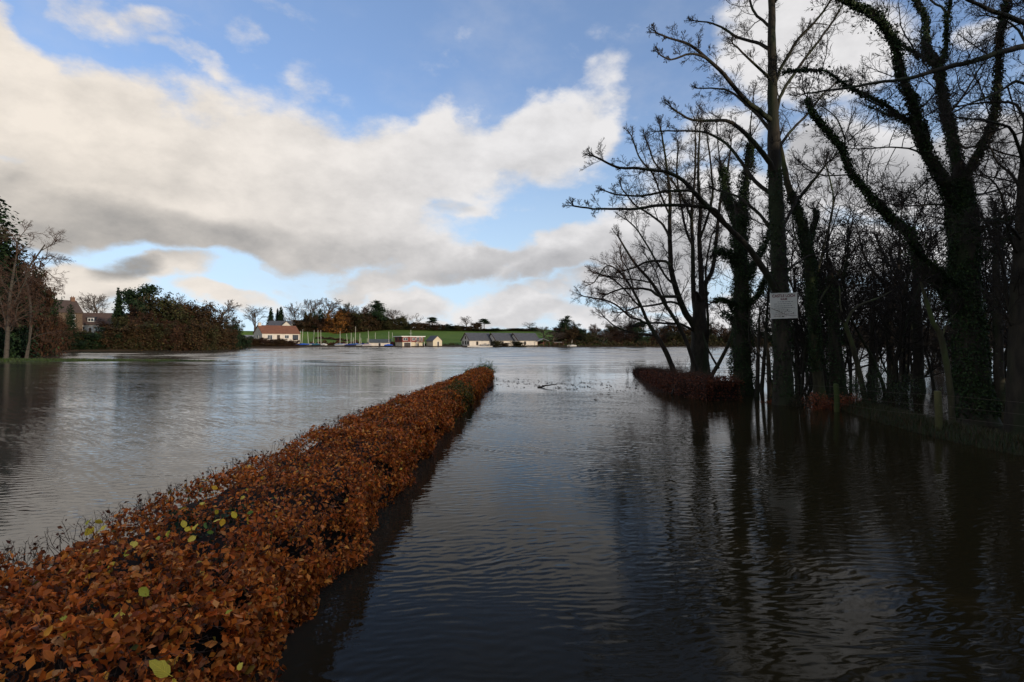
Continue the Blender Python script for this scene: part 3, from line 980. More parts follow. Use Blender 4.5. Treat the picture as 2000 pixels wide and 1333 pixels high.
def ivy_on(paths, rs, per_m, thick, size=(.05, .095), ragged=.09):
    """ivy leaves wrapped round limbs; paths = [(points, radii)]"""
    PP, NN = [], []
    for pts, rad, amount in paths:
        seg = np.linalg.norm(np.diff(pts, axis=0), axis=1)
        tot = seg.sum()
        n = int(tot * per_m * amount)
        if n < 1:
            continue
        u = rs.uniform(0, tot, n)
        cum = np.concatenate([[0], np.cumsum(seg)])
        i = np.clip(np.searchsorted(cum, u) - 1, 0, len(pts) - 2)
        f = ((u - cum[i]) / np.maximum(seg[i], 1e-6))[:, None]
        c = pts[i] * (1 - f) + pts[i + 1] * f
        t = (pts[i + 1] - pts[i]) / np.maximum(seg[i], 1e-6)[:, None]
        r = rs.normal(0, 1, (n, 3))
        r -= t * (r * t).sum(1, keepdims=True)
        r /= np.linalg.norm(r, axis=1, keepdims=True)
        lump = .6 + .5 * np.sin(c[:, 2] * 2.3 + r[:, 0] * 2) + .35 * np.sin(c[:, 2] * 5.1 + r[:, 1] * 3)
        d = np.asarray(rad)[i] + thick * np.clip(lump, .15, 1.6) * rs.uniform(.25, 1, n) + (rs.uniform(0, 1, n) < .12) * rs.exponential(ragged, n)
        keep = rs.uniform(0, 1, n) < np.clip(.35 + .75 * lump, .12, 1)
        PP.append((c + r * d[:, None])[keep])
        NN.append(r[keep])
    p, nr = np.concatenate(PP), np.concatenate(NN)
    return scatter(LEAF2, p, nr, rs.uniform(size[0], size[1], len(p)), palette(rs, len(p), IVY, [.4, .3, .2, .1]), rs, .6, .6)

def guided_tree(name, label, y0, trunk, widths, limbs, prm, seed, dens=1.6, Lr=(.7, 2.2), trunk_shoots=0.0, ivy=None, bark=None, group=None, root=None, twig=None, ws=.8):
    """a tree whose trunk and main limbs follow the photograph, set at its own distance and spread in depth"""
    rnd = random.Random(seed)
    rs = np.random.RandomState(seed)
    bark = bark or M_BARK
    tp = px_path(trunk, y0, 0, .35, rnd, .005)
    tp = np.vstack([[tp[0][0], tp[0][1], -.7], tp]) if tp[0][2] > -.6 else tp
    rad = np.interp(np.linspace(0, 1, len(tp)), np.linspace(0, 1, len(widths)), np.array(widths) / 2 / F * y0)
    flare = np.maximum(0, 1 - (tp[:, 2] + .3) / .9)
    rad = rad * (1 + .35 * np.clip(flare, 0, 1) ** 2)
    t = thing(name, label, "tree", (tp[0][0], tp[0][1], 0), group=group)
    L0 = np.array(t.location)
    V, Q = tubes([(tp, rad)], 14)
    lump = 1 + .03 * np.sin(V[:, 2] * 3 + V[:, 0] * 9) + .05 * np.sin(V[:, 2] * 7 + V[:, 1] * 13)
    V[:, 0] = tp[0][0] + (V[:, 0] - tp[0][0]) * 1.0
    V = V + (lump[:, None] - 1) * np.array([1, 1, 0]) * (V - np.repeat(tp, 14, axis=0)) * 1.0
    link("trunk", mesh_np("trunk", V - L0, Q), bark, t)
    out = []
    paths = [(tp, rad, 1.0)]
    for lb in limbs:
        pp, w0, w1, dy = lb[:4]
        w0, w1 = w0 * ws, w1 * min(1, ws + .1)
        opt = lb[4] if len(lb) > 4 else {}
        y = y0 + opt.get("y", 0)
        s = px_path(pp, y, dy, .22, rnd, .007)
        r = np.interp(np.linspace(0, 1, len(s)), [0, .5, 1], np.array([w0, (w0 + w1) * .5, w1]) / 2 / F * y0)
        kv, kq = tubes([(s, r)], 8)
        link("limb", mesh_np("limb", kv - L0, kq), bark, t)
        shoots_along(out, s, r, opt.get("dens", dens), opt.get("Lr", Lr), prm, rnd, opt.get("t0", .12), up=opt.get("up", .15))
        paths.append((s, r, opt.get("ivy", 0.0)))
    if trunk_shoots:
        shoots_along(out, tp, rad, trunk_shoots, Lr, prm, rnd, .25, up=.2)
    if out:
        V, Q = crown_mesh(out)
        link("crown", mesh_np("crown", V - L0, Q), twig or M_TWIGS, t)
    if ivy:
        per_m, thick, z0, z1, amt = ivy
        sel = (tp[:, 2] >= z0) & (tp[:, 2] <= z1)
        pth = [(tp[sel], rad[sel], amt)] + [(p, r, a) for p, r, a in paths[1:] if a > 0]
        pk = ivy_on(pth, rs, per_m, thick)
        link("ivy", mesh_np("ivy", pk[0] - L0, pk[1], pk[2], pk[3], pk[4]), M_IVY, t)
    return t

# tall straight tree that carries the notice
guided_tree("ivy_clad_tree", "tall straight bare tree with the white notice board fixed to its trunk", 22.0,
    [(1531, 800), (1529, 720), (1526, 640), (1522, 540), (1518, 440), (1513, 330), (1510, 230), (1508, 120), (1507, 0), (1503, -120), (1500, -220)],
    [40, 35, 32, 30, 27, 24, 19, 16, 12, 8, 4],
    [
        ([(1510, 240), (1483, 217), (1466, 205), (1437, 175), (1407, 139), (1381, 115), (1348, 89), (1318, 78), (1282, 66)], 13, 3, -3.0, dict(Lr=(.35, 1.0))),
        ([(1381, 115), (1362, 107), (1340, 107), (1310, 117), (1289, 107)], 6, 2.5, -1.0, dict(y=-2.2, Lr=(.3, .7))),
        ([(1508, 100), (1485, 86), (1466, 81), (1440, 73), (1417, 58), (1391, 46), (1358, 41)], 9, 3, 2.0, dict(Lr=(.35, 1.0))),
        ([(1509, 262), (1483, 228), (1450, 198), (1427, 180), (1400, 173), (1364, 173)], 9, 3, 1.6, dict(Lr=(.35, 1.0))),
        ([(1509, 162), (1490, 140), (1470, 122), (1450, 102), (1433, 87)], 8, 3, -1.2, dict(Lr=(.35, .9))),
        ([(1512, 350), (1504, 320), (1493, 304), (1466, 271), (1440, 248), (1417, 236), (1384, 236), (1351, 234), (1331, 224), (1311, 211)], 14, 3, -2.4, dict(Lr=(.4, 1.2))),
        ([(1515, 400), (1506, 380), (1476, 356), (1443, 310), (1417, 280), (1384, 261), (1348, 256), (1282, 257)], 11, 3, 2.6, dict(Lr=(.4, 1.1))),
        ([(1523, 585), (1500, 540), (1460, 482), (1430, 452), (1417, 439), (1367, 389), (1334, 353), (1305, 337), (1278, 333), (1235, 328), (1209, 328), (1186, 318), (1163, 307)], 17, 3.5, -3.5, dict(t0=.35, Lr=(.4, 1.2))),
        ([(1417, 439), (1400, 415), (1384, 406), (1318, 401), (1272, 403), (1242, 408), (1196, 409), (1160, 408), (1120, 403)], 10, 3, -2.0, dict(y=-1.4, Lr=(.35, 1.0))),
        ([(1380, 402), (1357, 376), (1318, 373), (1291, 376), (1252, 383), (1206, 381), (1183, 373)], 7, 2.6, -1.0, dict(y=-1.9, Lr=(.3, .9))),
        ([(1521, 460), (1500, 440), (1484, 420), (1462, 400), (1440, 384), (1400, 372)], 10, 4, 2.0, {}),
        ([(1512, 170), (1524, 135), (1543, 104), (1560, 75), (1590, 45), (1620, 6), (1640, -40)], 9, 3, -1.5, {}),
        ([(1512, 240), (1527, 183), (1560, 132), (1605, 72), (1629, 39), (1650, 0), (1670, -50)], 9, 3, 2.0, {}),
        ([(1514, 300), (1540, 262), (1580, 220), (1612, 180), (1650, 150)], 8, 3, 3.0, {}),
        ([(1520, 450), (1532, 438), (1545, 412), (1556, 392), (1590, 350), (1618, 316)], 8, 3, 1.5, {}),
        ([(1523, 540), (1548, 520), (1580, 500), (1610, 492), (1650, 470)], 6, 3, 2.5, {}),
        ([(1509, 60), (1490, 40), (1470, 20), (1460, -20), (1440, -60)], 7, 3, 1, {}),
        ([(1509, 10), (1530, -20), (1550, -60), (1560, -100)], 7, 3, -1, {}),
    ], NEAR, 21, 4.4, (.5, 1.6), 1.2, (900, .05, 0, 9.5, .6))

# many-stemmed tree at the end of the second hedge
guided_tree("bare_tree", "many-stemmed bare tree with a stout trunk rising from the end of the drowned hedge", 38.0,
    [(1368, 742), (1367, 700), (1366, 660), (1366, 620), (1366, 590)], [44, 37, 33, 29, 22],
    [
        ([(1362, 650), (1350, 628), (1338, 610), (1322, 570), (1311, 528), (1309, 488), (1308, 434), (1309, 396), (1305, 347), (1298, 297), (1292, 257)], 17, 3, -3, {}),
        ([(1366, 640), (1357, 600), (1354, 560), (1353, 488), (1351, 420), (1356, 360), (1358, 313), (1358, 250)], 14, 3, 2.5, {}),
        ([(1368, 620), (1370, 556), (1366, 469), (1368, 407), (1364, 350), (1365, 290), (1368, 240)], 16, 3, 1, {}),
        ([(1371, 610), (1378, 556), (1392, 526), (1400, 461), (1406, 400), (1420, 340), (1428, 280)], 13, 3, -1.5, {}),
        ([(1378, 690), (1383, 640), (1380, 580), (1379, 520), (1390, 460)], 8, 3, -3, {}),
        ([(1358, 650), (1349, 643), (1327, 633), (1311, 633), (1273, 631), (1235, 639)], 7, 3, -3, dict(up=.0)),
        ([(1330, 596), (1327, 581), (1289, 579), (1267, 566), (1232, 564), (1208, 566), (1186, 575)], 8, 3, -2, dict(y=-1)),
        ([(1311, 520), (1300, 511), (1284, 510), (1262, 512), (1240, 523), (1215, 530)], 7, 3, 2, dict(y=-2)),
        ([(1310, 470), (1295, 440), (1270, 420), (1240, 400), (1215, 370)], 6, 3, 2, dict(y=-2)),
        ([(1353, 480), (1340, 450), (1330, 400), (1322, 340), (1325, 280)], 7, 3, 1, {}),
        ([(1366, 470), (1380, 430), (1392, 380), (1388, 320), (1380, 260)], 7, 3, -2, {}),
        ([(1351, 430), (1335, 390), (1310, 350), (1280, 320), (1265, 280)], 6, 3, -2, {}),
        ([(1322, 560), (1300, 540), (1270, 490), (1245, 450), (1225, 430)], 6, 3, 1, dict(y=-1)),
        ([(1308, 420), (1290, 380), (1275, 340), (1250, 310), (1235, 270)], 5, 3, 1, dict(y=-2)),
        ([(1338, 600), (1310, 590), (1280, 596), (1250, 600), (1215, 610)], 6, 3, 1, dict(y=-1, up=0)),
    ], dict(NEAR, rmin=.0075, n=[9, 9, 7, 4]), 22, 2.6, (.8, 2.4), .4, (300, .03, 0, 3.5, .4))

# slanting slender trees in front of it
guided_tree("leaning_tree", "slender slanting tree with a spray of fine twigs reaching over the drowned hedge point", 34.0,
    [(1320, 735), (1306, 700), (1295, 677), (1268, 634), (1251, 596), (1235, 566), (1222, 545)], [12, 10, 9, 8, 6, 5, 4],
    [
        ([(1268, 634), (1250, 626), (1230, 618), (1200, 594), (1173, 585), (1143, 580)], 6, 2.6, -2, {}),
        ([(1253, 600), (1240, 590), (1215, 560), (1195, 545), (1170, 535)], 5, 2.5, 2, {}),
        ([(1240, 575), (1232, 545), (1225, 525), (1215, 510)], 4, 2.4, 1, {}),
        ([(1282, 655), (1262, 655), (1235, 650), (1205, 640), (1180, 620)], 5, 2.4, 1, {}),
        ([(1225, 550), (1205, 528), (1185, 520), (1160, 552)], 4, 2.4, 0, {}),
    ], dict(NEAR, rmin=.006), 23, 4.6, (.8, 2.0), 1.2, None, twig=M_TWIGS_RED)
guided_tree("leaning_tree", "thin slanting stem crossing behind the slender spray of twigs, close to the stout trunk", 36.5,
    [(1362, 735), (1349, 690), (1330, 645), (1305, 604), (1273, 553), (1240, 515), (1208, 464)], [9, 8, 7, 7, 6, 5, 3],
    [([(1305, 604), (1290, 560), (1280, 530), (1262, 500)], 4, 2.5, 1, {}), ([(1273, 553), (1250, 548), (1222, 545), (1190, 540)], 4, 2.5, -1, {})],
    dict(NEAR, rmin=.007), 24, 2.0, (.7, 1.8), .9)
guided_tree("leaning_tree", "two-armed slanting stem between the stout trunk and the ivy pillar", 33.0,
    [(1378, 755), (1395, 725), (1412, 695), (1426, 664), (1436, 625), (1440, 580)], [9, 8, 7, 6, 5, 4],
    [([(1404, 720), (1392, 700), (1382, 680), (1372, 650)], 6, 3, 1, {})], dict(NEAR, rmin=.007), 25, 1.0, (.6, 1.6), .8)

# the ivy pillar
guided_tree("ivy_pillar_tree", "forked trunk smothered in thick dark ivy beside the notice board tree", 26.5,
    [(1452, 785), (1450, 720), (1449, 640), (1448, 560), (1446, 480), (1444, 420)], [40, 34, 31, 28, 25, 22],
    [
        ([(1445, 470), (1436, 430), (1424, 390), (1413, 350), (1408, 325)], 17, 6, 1, dict(ivy=1.2)),
        ([(1446, 440), (1452, 400), (1458, 350), (1462, 310), (1464, 280)], 15, 5, -1, dict(ivy=1.0)),
        ([(1448, 560), (1470, 520), (1490, 490), (1502, 450)], 7, 3, 1.5, dict(ivy=.8)),
        ([(1448, 520), (1425, 500), (1405, 490), (1392, 500)], 6, 3, -1, dict(ivy=.7)),
        ([(1449, 600), (1475, 585), (1490, 560), (1498, 530)], 6, 3, -1.5, dict(ivy=.8)),
        ([(1448, 610), (1425, 590), (1408, 585), (1396, 590)], 6, 3, -1, dict(ivy=.8)),
        ([(1450, 650), (1425, 620), (1410, 610)], 5, 3, 1, dict(ivy=.5)),
        ([(1464, 285), (1466, 240), (1472, 190)], 4, 2, 0, {}), ([(1408, 328), (1403, 290), (1400, 250)], 4, 2, 0, {}),
    ], dict(NEAR, rmin=.0065), 26, 1.1, (.6, 1.9), .8, (2000, .22, -.1, 11, 1.1))

# leaning ivy trunk right of the notice
guided_tree("leaning_ivy_tree", "slanting ivy-grown trunk that leans against the notice board tree", 23.5,
    [(1604, 800), (1598, 740), (1592, 690), (1588, 615), (1584, 554), (1578, 493), (1568, 444), (1551, 398), (1537, 355), (1527, 300), (1522, 270)], [24, 21, 19, 18, 18, 18, 17, 15, 13, 9, 5],
    [
        ([(1578, 493), (1588, 450), (1592, 430), (1591, 410)], 8, 5, 1, dict(ivy=.9)),
        ([(1584, 560), (1600, 520), (1612, 470), (1625, 420), (1626, 375), (1612, 320)], 6, 3, 2, {}),
        ([(1551, 398), (1575, 372), (1600, 340), (1618, 316)], 6, 3, -1, {}),
        ([(1588, 610), (1612, 570), (1640, 530), (1660, 500)], 5, 3, 2, {}),
        ([(1580, 510), (1560, 480), (1550, 450), (1548, 420)], 5, 3, 2, {}),
    ], NEAR, 27, 2.0, (.5, 1.7), .9, (1500, .09, 1.0, 9, 1.0), bark=M_BARK_G)

# the great ivy tree
guided_tree("great_ivy_tree", "massive many-forked tree with ivy-covered limbs, the thickest trunk in the wood", 17.0,
    [(1908, 845), (1902, 780), (1896, 700), (1888, 620), (1883, 540), (1880, 460), (1877, 400), (1874, 350)], [78, 62, 53, 50, 49, 47, 45, 36],
    [
        ([(1876, 420), (1862, 390), (1839, 348), (1809, 300), (1794, 255), (1782, 195), (1761, 150), (1749, 99), (1737, 66), (1710, 30), (1680, 15), (1653, 0), (1610, -20)], 38, 5, -2.0, dict(ivy=0.50, t0=.3)),
        ([(1875, 370), (1868, 320), (1860, 270), (1851, 228), (1839, 180), (1833, 144), (1827, 120), (1812, 105), (1809, 69), (1806, 30), (1788, 0), (1780, -60)], 34, 6, 1.5, dict(ivy=0.44, t0=.3)),
        ([(1834, 150), (1839, 120), (1848, 90), (1850, 30), (1858, -10), (1862, -60)], 13, 5, -1, dict(ivy=0.22)),
        ([(1850, 30), (1838, 14), (1818, 0), (1800, -30)], 8, 4, 1, {}),
        ([(1828, 124), (1810, 118), (1779, 99), (1749, 78), (1725, 54), (1700, 30)], 12, 4, 1.5, dict(ivy=0.17)),
        ([(1878, 380), (1890, 336), (1905, 309), (1929, 264), (1941, 228), (1947, 180), (1950, 120), (1953, 60), (1968, 0), (1975, -50)], 26, 7, -1.5, dict(ivy=0.39, t0=.25)),
        ([(1812, 300), (1806, 246), (1764, 231), (1737, 210), (1704, 192), (1662, 171), (1638, 156), (1614, 141), (1575, 137), (1530, 141)], 15, 3, -2.5, dict(ivy=0.14)),
        ([(1797, 250), (1770, 238), (1730, 222), (1690, 205)], 9, 3, 2.0, dict(ivy=0.11)),
        ([(1892, 640), (1857, 582), (1832, 551), (1793, 513), (1781, 462), (1755, 439), (1730, 416), (1704, 388), (1680, 358), (1659, 330), (1644, 294), (1626, 270), (1608, 246), (1587, 222), (1578, 192)], 34, 4, -1.2, dict(ivy=0.50, t0=.35)),
        ([(1662, 338), (1659, 342), (1635, 343), (1605, 342), (1581, 334), (1566, 324)], 5, 2.4, -1, dict(y=-.9)),
        ([(1653, 310), (1651, 285), (1647, 261), (1638, 240), (1626, 222), (1602, 207)], 6, 2.4, 1, dict(y=-.9)),
        ([(1800, 300), (1775, 290), (1740, 288), (1700, 290), (1655, 291)], 6, 2.5, -1, {}),
        ([(1840, 345), (1815, 350), (1790, 372), (1760, 395)], 6, 2.5, -1.5, {}),
        ([(1885, 560), (1850, 540), (1800, 500), (1775, 470)], 10, 4, -2.5, dict(ivy=0.33)),
        ([(1880, 480), (1915, 450), (1950, 430), (1990, 425), (2030, 410)], 14, 6, -1.5, dict(ivy=0.17)),
        ([(1882, 520), (1925, 500), (1960, 470), (2010, 450)], 12, 5, 1.5, dict(ivy=0.22)),
        ([(1860, 270), (1885, 290), (1915, 284), (1960, 300), (2010, 310)], 8, 4, -1, {}),
        ([(1850, 225), (1880, 190), (1910, 140), (1930, 110)], 8, 3, 1, {}),
        ([(1878, 410), (1840, 400), (1790, 402), (1750, 404)], 8, 3, -1, {}),
        ([(1874, 360), (1905, 380), (1950, 370), (2000, 350)], 9, 3, 2, {}),
    ], dict(NEAR, n=[8, 8, 7, 4], rmin=.005), 28, 3.5, (.5, 1.7), 1.2, (2100, .055, 0.0, 8, 1.2), ws=.6)

# tree at the edge of the picture with long level branches
guided_tree("spreading_tree", "dark forked tree beyond the great ivy tree, sending long level branches across it", 15.2,
    [(1982, 850), (1984, 780), (1986, 700), (1987, 640), (1990, 560), (1994, 480), (2000, 380), (2008, 260), (2016, 140), (2022, 20)], [34, 30, 28, 28, 24, 22, 20, 17, 14, 10],
    [
        ([(2012, 85), (2000, 90), (1944, 105), (1899, 120), (1839, 135), (1800, 147), (1761, 156), (1710, 162), (1662, 171), (1614, 177), (1572, 183)], 15, 3, -2.0, dict(Lr=(.4, 1.0))),
        ([(2020, 55), (2000, 45), (1968, 32), (1944, 24), (1914, 10), (1890, 0), (1860, -20)], 13, 4, -2, {}),
        ([(1988, 650), (1972, 600), (1962, 540), (1950, 480), (1930, 440)], 12, 4, 1, {}),
        ([(1996, 470), (1970, 440), (1945, 430), (1910, 430)], 8, 3, -2, {}),
        ([(2004, 330), (1980, 260), (1960, 245), (1920, 235), (1870, 230)], 8, 3, -2, {}),
        ([(2008, 250), (1985, 205), (1955, 200), (1925, 200), (1890, 205), (1855, 212)], 8, 3, 1, {}),
        ([(2012, 170), (1985, 160), (1950, 180), (1900, 200), (1862, 220)], 7, 3, -1, {}),
        ([(2000, 380), (1975, 340), (1950, 320), (1930, 280)], 8, 3, 1, {}),
        ([(2018, 120), (1990, 60), (1960, 40), (1930, 30)], 8, 3, 1, {}),
        ([(1994, 500), (1975, 470), (1955, 380), (1935, 350)], 8, 3, -1, {}),
        ([(2020, 30), (1995, -10), (1970, -40)], 8, 3, -1, {}),
    ], dict(NEAR, n=[8, 8, 7, 4], rmin=.0047), 29, 4.4, (.5, 1.6), 2.4, None)

# middle distance of the wood
MID = dict(NEAR, rmin=.0085, n=[7, 7, 5, 3])
guided_tree("forked_tree", "slim tree that forks wide between the leaning ivy trunk and the great ivy tree", 36.0,
    [(1742, 745), (1739, 690), (1737, 640), (1735, 597)], [16, 14, 13, 12],
    [([(1735, 600), (1728, 560), (1706, 530), (1688, 500), (1678, 460)], 9, 3, 1, {}), ([(1735, 600), (1745, 560), (1754, 520), (1758, 460), (1760, 420)], 10, 3, -1, {}),
     ([(1725, 558), (1725, 520), (1715, 470)], 5, 3, 1, {}), ([(1756, 500), (1775, 470), (1785, 440)], 5, 3, 1, {}), ([(1737, 640), (1765, 610), (1790, 580)], 5, 3, -1, {})], MID, 31, 1.5, (.8, 2.4), .6)
guided_tree("upright_tree", "straight dark tree standing just short of the great ivy tree trunk", 28.0,
    [(1796, 775), (1794, 700), (1792, 640), (1790, 590), (1788, 540), (1780, 490)], [20, 18, 17, 16, 12, 6],
    [([(1790, 600), (1770, 570), (1760, 540), (1740, 500)], 8, 3, 1, {}), ([(1790, 570), (1805, 530), (1812, 490)], 8, 3, -1, {}), ([(1792, 640), (1815, 610), (1840, 600)], 6, 3, 1, {})], MID, 32, 1.5, (.8, 2.2), .7)
guided_tree("sapling", "pale leaning sapling arching over the dead brown leaves behind the fence", 20.8,
    [(1699, 830), (1689, 777), (1676, 718), (1666, 680), (1655, 645), (1650, 630)], [11, 10, 9.5, 9, 8, 7],
    [([(1652, 634), (1662, 612), (1678, 597), (1700, 588), (1717, 582), (1740, 570)], 8, 3, 1, {}), ([(1650, 630), (1642, 600), (1640, 560)], 5, 2.5, 1, {})], NEAR, 33, 1.1, (.4, 1.2), .5, bark=M_BARK_G)
guided_tree("sapling", "pale curved sapling rising beside the tall mossy fence post", 15.6,
    [(1862, 838), (1857, 775), (1848, 705), (1836, 650), (1822, 630), (1810, 590), (1798, 550)], [12, 11, 10.5, 10, 9, 7, 4],
    [([(1822, 630), (1815, 600), (1818, 570)], 5, 2.5, 1, {}), ([(1840, 660), (1850, 630), (1870, 610)], 4, 2.5, 1, {})], NEAR, 34, 1.0, (.4, 1.0), .5, bark=M_BARK_G)
guided_tree("ivy_trunk_tree", "dark ivy-grown tree rising straight behind the mossy post with dead leaves at its foot", 24.5,
    [(1640, 792), (1636, 740), (1632, 690), (1629, 640), (1626, 600), (1622, 540)], [34, 29, 26, 22, 18, 12],
    [([(1628, 620), (1610, 580), (1600, 550)], 7, 3, 1, dict(ivy=.7)), ([(1626, 600), (1645, 550), (1655, 500), (1658, 450)], 8, 3, 2, dict(ivy=.4)), ([(1622, 545), (1615, 500), (1620, 440), (1630, 390)], 8, 3, 1, {})], MID, 35, 1.6, (.7, 2.0), .8, (700, .10, 0, 8, 1.0))
for i, (px, y, lean, top, w, lab) in enumerate((
        (1478, 25.0, 6, 610, 8, "thin dark stem standing in the water between the ivy pillar and the notice tree"),
        (1487, 29.0, 14, 560, 7, "pencil-thin stem just beside the notice tree trunk, paired with a thicker one"),
        (1505, 23.5, -10, 640, 9, "short dark stem leaning to the foot of the notice tree"),
        (1560, 30.0, -8, 540, 10, "dark stem in the gap behind the notice tree trunk"),
        (1616, 27.0, -22, 560, 10, "slanting stem between the leaning ivy trunk and the dead brown leaves"),
        (1955, 24.0, -12, 420, 16, "dark upright tree in the gap beside the great ivy tree"),
        (1700, 31.0, 10, 560, 12, "stem behind the pale leaning sapling"),
        (1765, 40.0, -6, 520, 13, "distant straight stem beyond the wide-forking slim tree"))):
    base = HOR + CZ / y * F
    rnd = random.Random(60 + i)
    tr = [(px, base + 6), (px + lean * .3, base - 40), (px + lean * .6 + rnd.uniform(-3, 3), (base + top) / 2), (px + lean, top)]
    guided_tree("slender_tree", lab, y, tr, [w * 1.15, w, w * .8, w * .4],
        [([(px + lean * .6, (base + top) / 2 + 5), (px + lean * .6 + rnd.choice((-1, 1)) * 18, (base + top) / 2 - 25), (px + lean * .6 + rnd.uniform(-40, 40), top - 10)], w * .4, 2.6, 1, {})],
        MID, 70 + i, 1.6, (.6, 1.9), 1.1)

# ------------------------------------------------------------------ thinner growth deeper in the wood: a few kinds, copied
def wild_tree(name, label, seed, H, prm, r0, group, twig=None, multi=1, spread=.12):
    rnd = random.Random(seed)
    out = []
    for k in range(multi):
        d = Vector((rnd.gauss(0, spread), rnd.gauss(0, spread), 1)).normalized()
        grow(out, (rnd.gauss(0, .12) * (multi > 1), rnd.gauss(0, .12) * (multi > 1), -.9), d, H * rnd.uniform(.85, 1.0), r0 * rnd.uniform(.8, 1.1), 0, prm, rnd)
    t = thing(name, label, "tree", (0, 0, 0), group=group)
    V, Q = tubes(to_arrays([b for b in out if b[0] == 0]), 7)
    link("trunk", mesh_np("trunk", V, Q), M_BARK, t)
    V, Q = crown_mesh([b for b in out if b[0] > 0], 4, 3, .03)
    link("crown", mesh_np("crown", V, Q), twig or M_TWIGS, t)
    return t

THK = dict(seg=[9, 6, 4, 3, 2], n=[13, 7, 5, 3], start=[.26, .2, .2, .2], ang=[.85, .85, .8, .7], ratio=[.42, .45, .45, .45], wig=[.11, .14, .18, .2, .2], trop=[.03, .06, .05, .03, 0], taper=[.2, .3, .4, .5, .5], rmin=.011, slim=.013, lev=4)
BUSHY = dict(THK, n=[12, 8, 6, 3], start=[.08, .15, .2, .2], ang=[.6, .7, .7, .7], ratio=[.55, .5, .5, .45], rmin=.010)
WG = "bare trees in the flooded thicket"
protos = [wild_tree("thicket_tree", l + " bare twiggy tree deep in the flooded thicket", 101 + i, H, THK, .082, WG, None, m, sp) for i, (H, m, sp, l) in enumerate(((9.5, 2, .24, "twin-stemmed"), (8.0, 3, .28, "three-stemmed"), (10.5, 1, .10, "tall single-stemmed"), (7.0, 4, .38, "low many-stemmed")))]
BG = "leafless bushes in the flooded thicket"
bprot = [wild_tree("thicket_bush", ("low dark", "tall reddish", "small dark")[i] + " leafless twiggy bush rising from the flooded thicket", 131 + i, H, BUSHY, .035, BG, M_TWIGS_RED if i == 1 else None, 6, .35) for i, H in enumerate((3.6, 4.4, 3.0))]
used = set()
rng = random.Random(5)
def place(lst, x, y, sc, key):
    o = rng.choice(lst)
    if o.name in used:
        o = copy_tree(o)
    used.add(o.name)
    o.location = (x, y, 0)
    o.rotation_euler = (0, 0, rng.uniform(0, 6.28))
    o.scale = (sc, sc, sc * rng.uniform(.9, 1.1))
    return o
for i in range(28):
    y = rng.uniform(27, 66)
    px = rng.uniform(1545, 2040)
    place(protos, X(px, y), y, rng.uniform(.75, 1.15) * (1.12 if px > 1640 else .85), "t")
for k, px, y, sc in ((0, 1562, 27.5, 1.15), (2, 1588, 33, 1.2), (1, 1612, 29, 1.25), (2, 1641, 35, 1.2), (0, 1668, 28, 1.0), (2, 1694, 33, 1.15), (1, 1722, 27, 1.15), (0, 1768, 31, 1.2), (2, 1826, 29, 1.2), (1, 1925, 27, 1.35), (2, 1958, 31, 1.3), (0, 1990, 26, 1.25)):
    o = place([protos[k]], X(px, y), y, sc, ("e", k))
for i in range(6):
    y = rng.uniform(26, 70)
    px = rng.uniform(1590, 2040)
    place(bprot, X(px, y), y, rng.uniform(.8, 1.3), "b")
for o in protos + bprot:
    if o.name not in used:
        for ch in list(o.children):
            bpy.data.objects.remove(ch)
        bpy.data.objects.remove(o)

# ------------------------------------------------------------------ the far shore: trees
def foliage_pack(rs, lobes, n, size, cols, probs=None, var=.25, shell=.55, flat=1.0):
    """leaf-sprays spread through lumpy lobes; lobes = [(cx, cy, cz, rx, ry, rz)]"""
    w = np.array([l[3] * l[4] + l[4] * l[5] for l in lobes])
    i = rs.choice(len(lobes), n, p=w / w.sum())
    L = np.array(lobes)[i]
    d = rs.normal(0, 1, (n, 3))
    d /= np.linalg.norm(d, axis=1, keepdims=True)
    r = (shell + (1 - shell) * rs.uniform(0, 1, n)) * (1 + .22 * np.sin(d[:, 0] * 5 + i * 2) + .15 * np.sin(d[:, 2] * 9 + i)) * np.where(rs.uniform(0, 1, n) < .08, 1.2, 1)
    p = L[:, :3] + d * L[:, 3:] * r[:, None]
    c = palette(rs, n, cols, probs, var) * np.exp(np.sin(i * 12.9898) * .22)[:, None]
    nr = d.copy()
    nr[:, 2] += .4
    return scatter(LEAF2, p, nr, rs.uniform(size * .6, size * 1.3, n), c, rs, .8, .2)

M_FAR = mat_leaf("far_foliage", 0.75, 0.15, 0.10)
BROWN = [(0.0527, 0.0279, 0.0124), (0.0372, 0.0223, 0.0112), (0.062, 0.0372, 0.0136), (0.0298, 0.026, 0.0112)]
OLIVE = [(0.034, 0.0374, 0.0122), (0.0272, 0.0286, 0.0109), (0.0476, 0.0442, 0.0136), (0.0374, 0.0258, 0.0109)]
DARKG = [(0.0144, 0.0288, 0.0112), (0.0192, 0.0368, 0.0128), (0.0096, 0.0208, 0.0096)]
ORANGE = [(.19, .075, .016), (.14, .060, .018), (.22, .10, .02)]
RUST = [(0.0435, 0.0197, 0.0104), (0.0348, 0.0174, 0.0093), (0.0522, 0.0261, 0.0116)]

FARB = dict(seg=[8, 5, 3, 2], n=[15, 9, 5], start=[.28, .25, .2], ang=[.72, .7, .7], ratio=[.62, .48, .45], wig=[.05, .12, .16, .2], trop=[.04, .05, .04, .03], taper=[.25, .3, .4, .5], rmin=.042, slim=.018, lev=4)

def far_bare(seed, H, r0, prm=FARB, multi=1, spread=.05):
    rnd = random.Random(seed)
    out = []
    for k in range(multi):
        grow(out, (0, 0, -.6), (rnd.gauss(0, spread), rnd.gauss(0, spread), 1), H, r0, 0, prm, rnd)
    V0, Q0 = tubes(to_arrays([b for b in out if b[0] == 0]), 6)
    V1, Q1 = crown_mesh([b for b in out if b[0] > 0], 4, 3, .06)
    return mesh_np("trunk", V0, Q0), mesh_np("crown", V1, Q1)

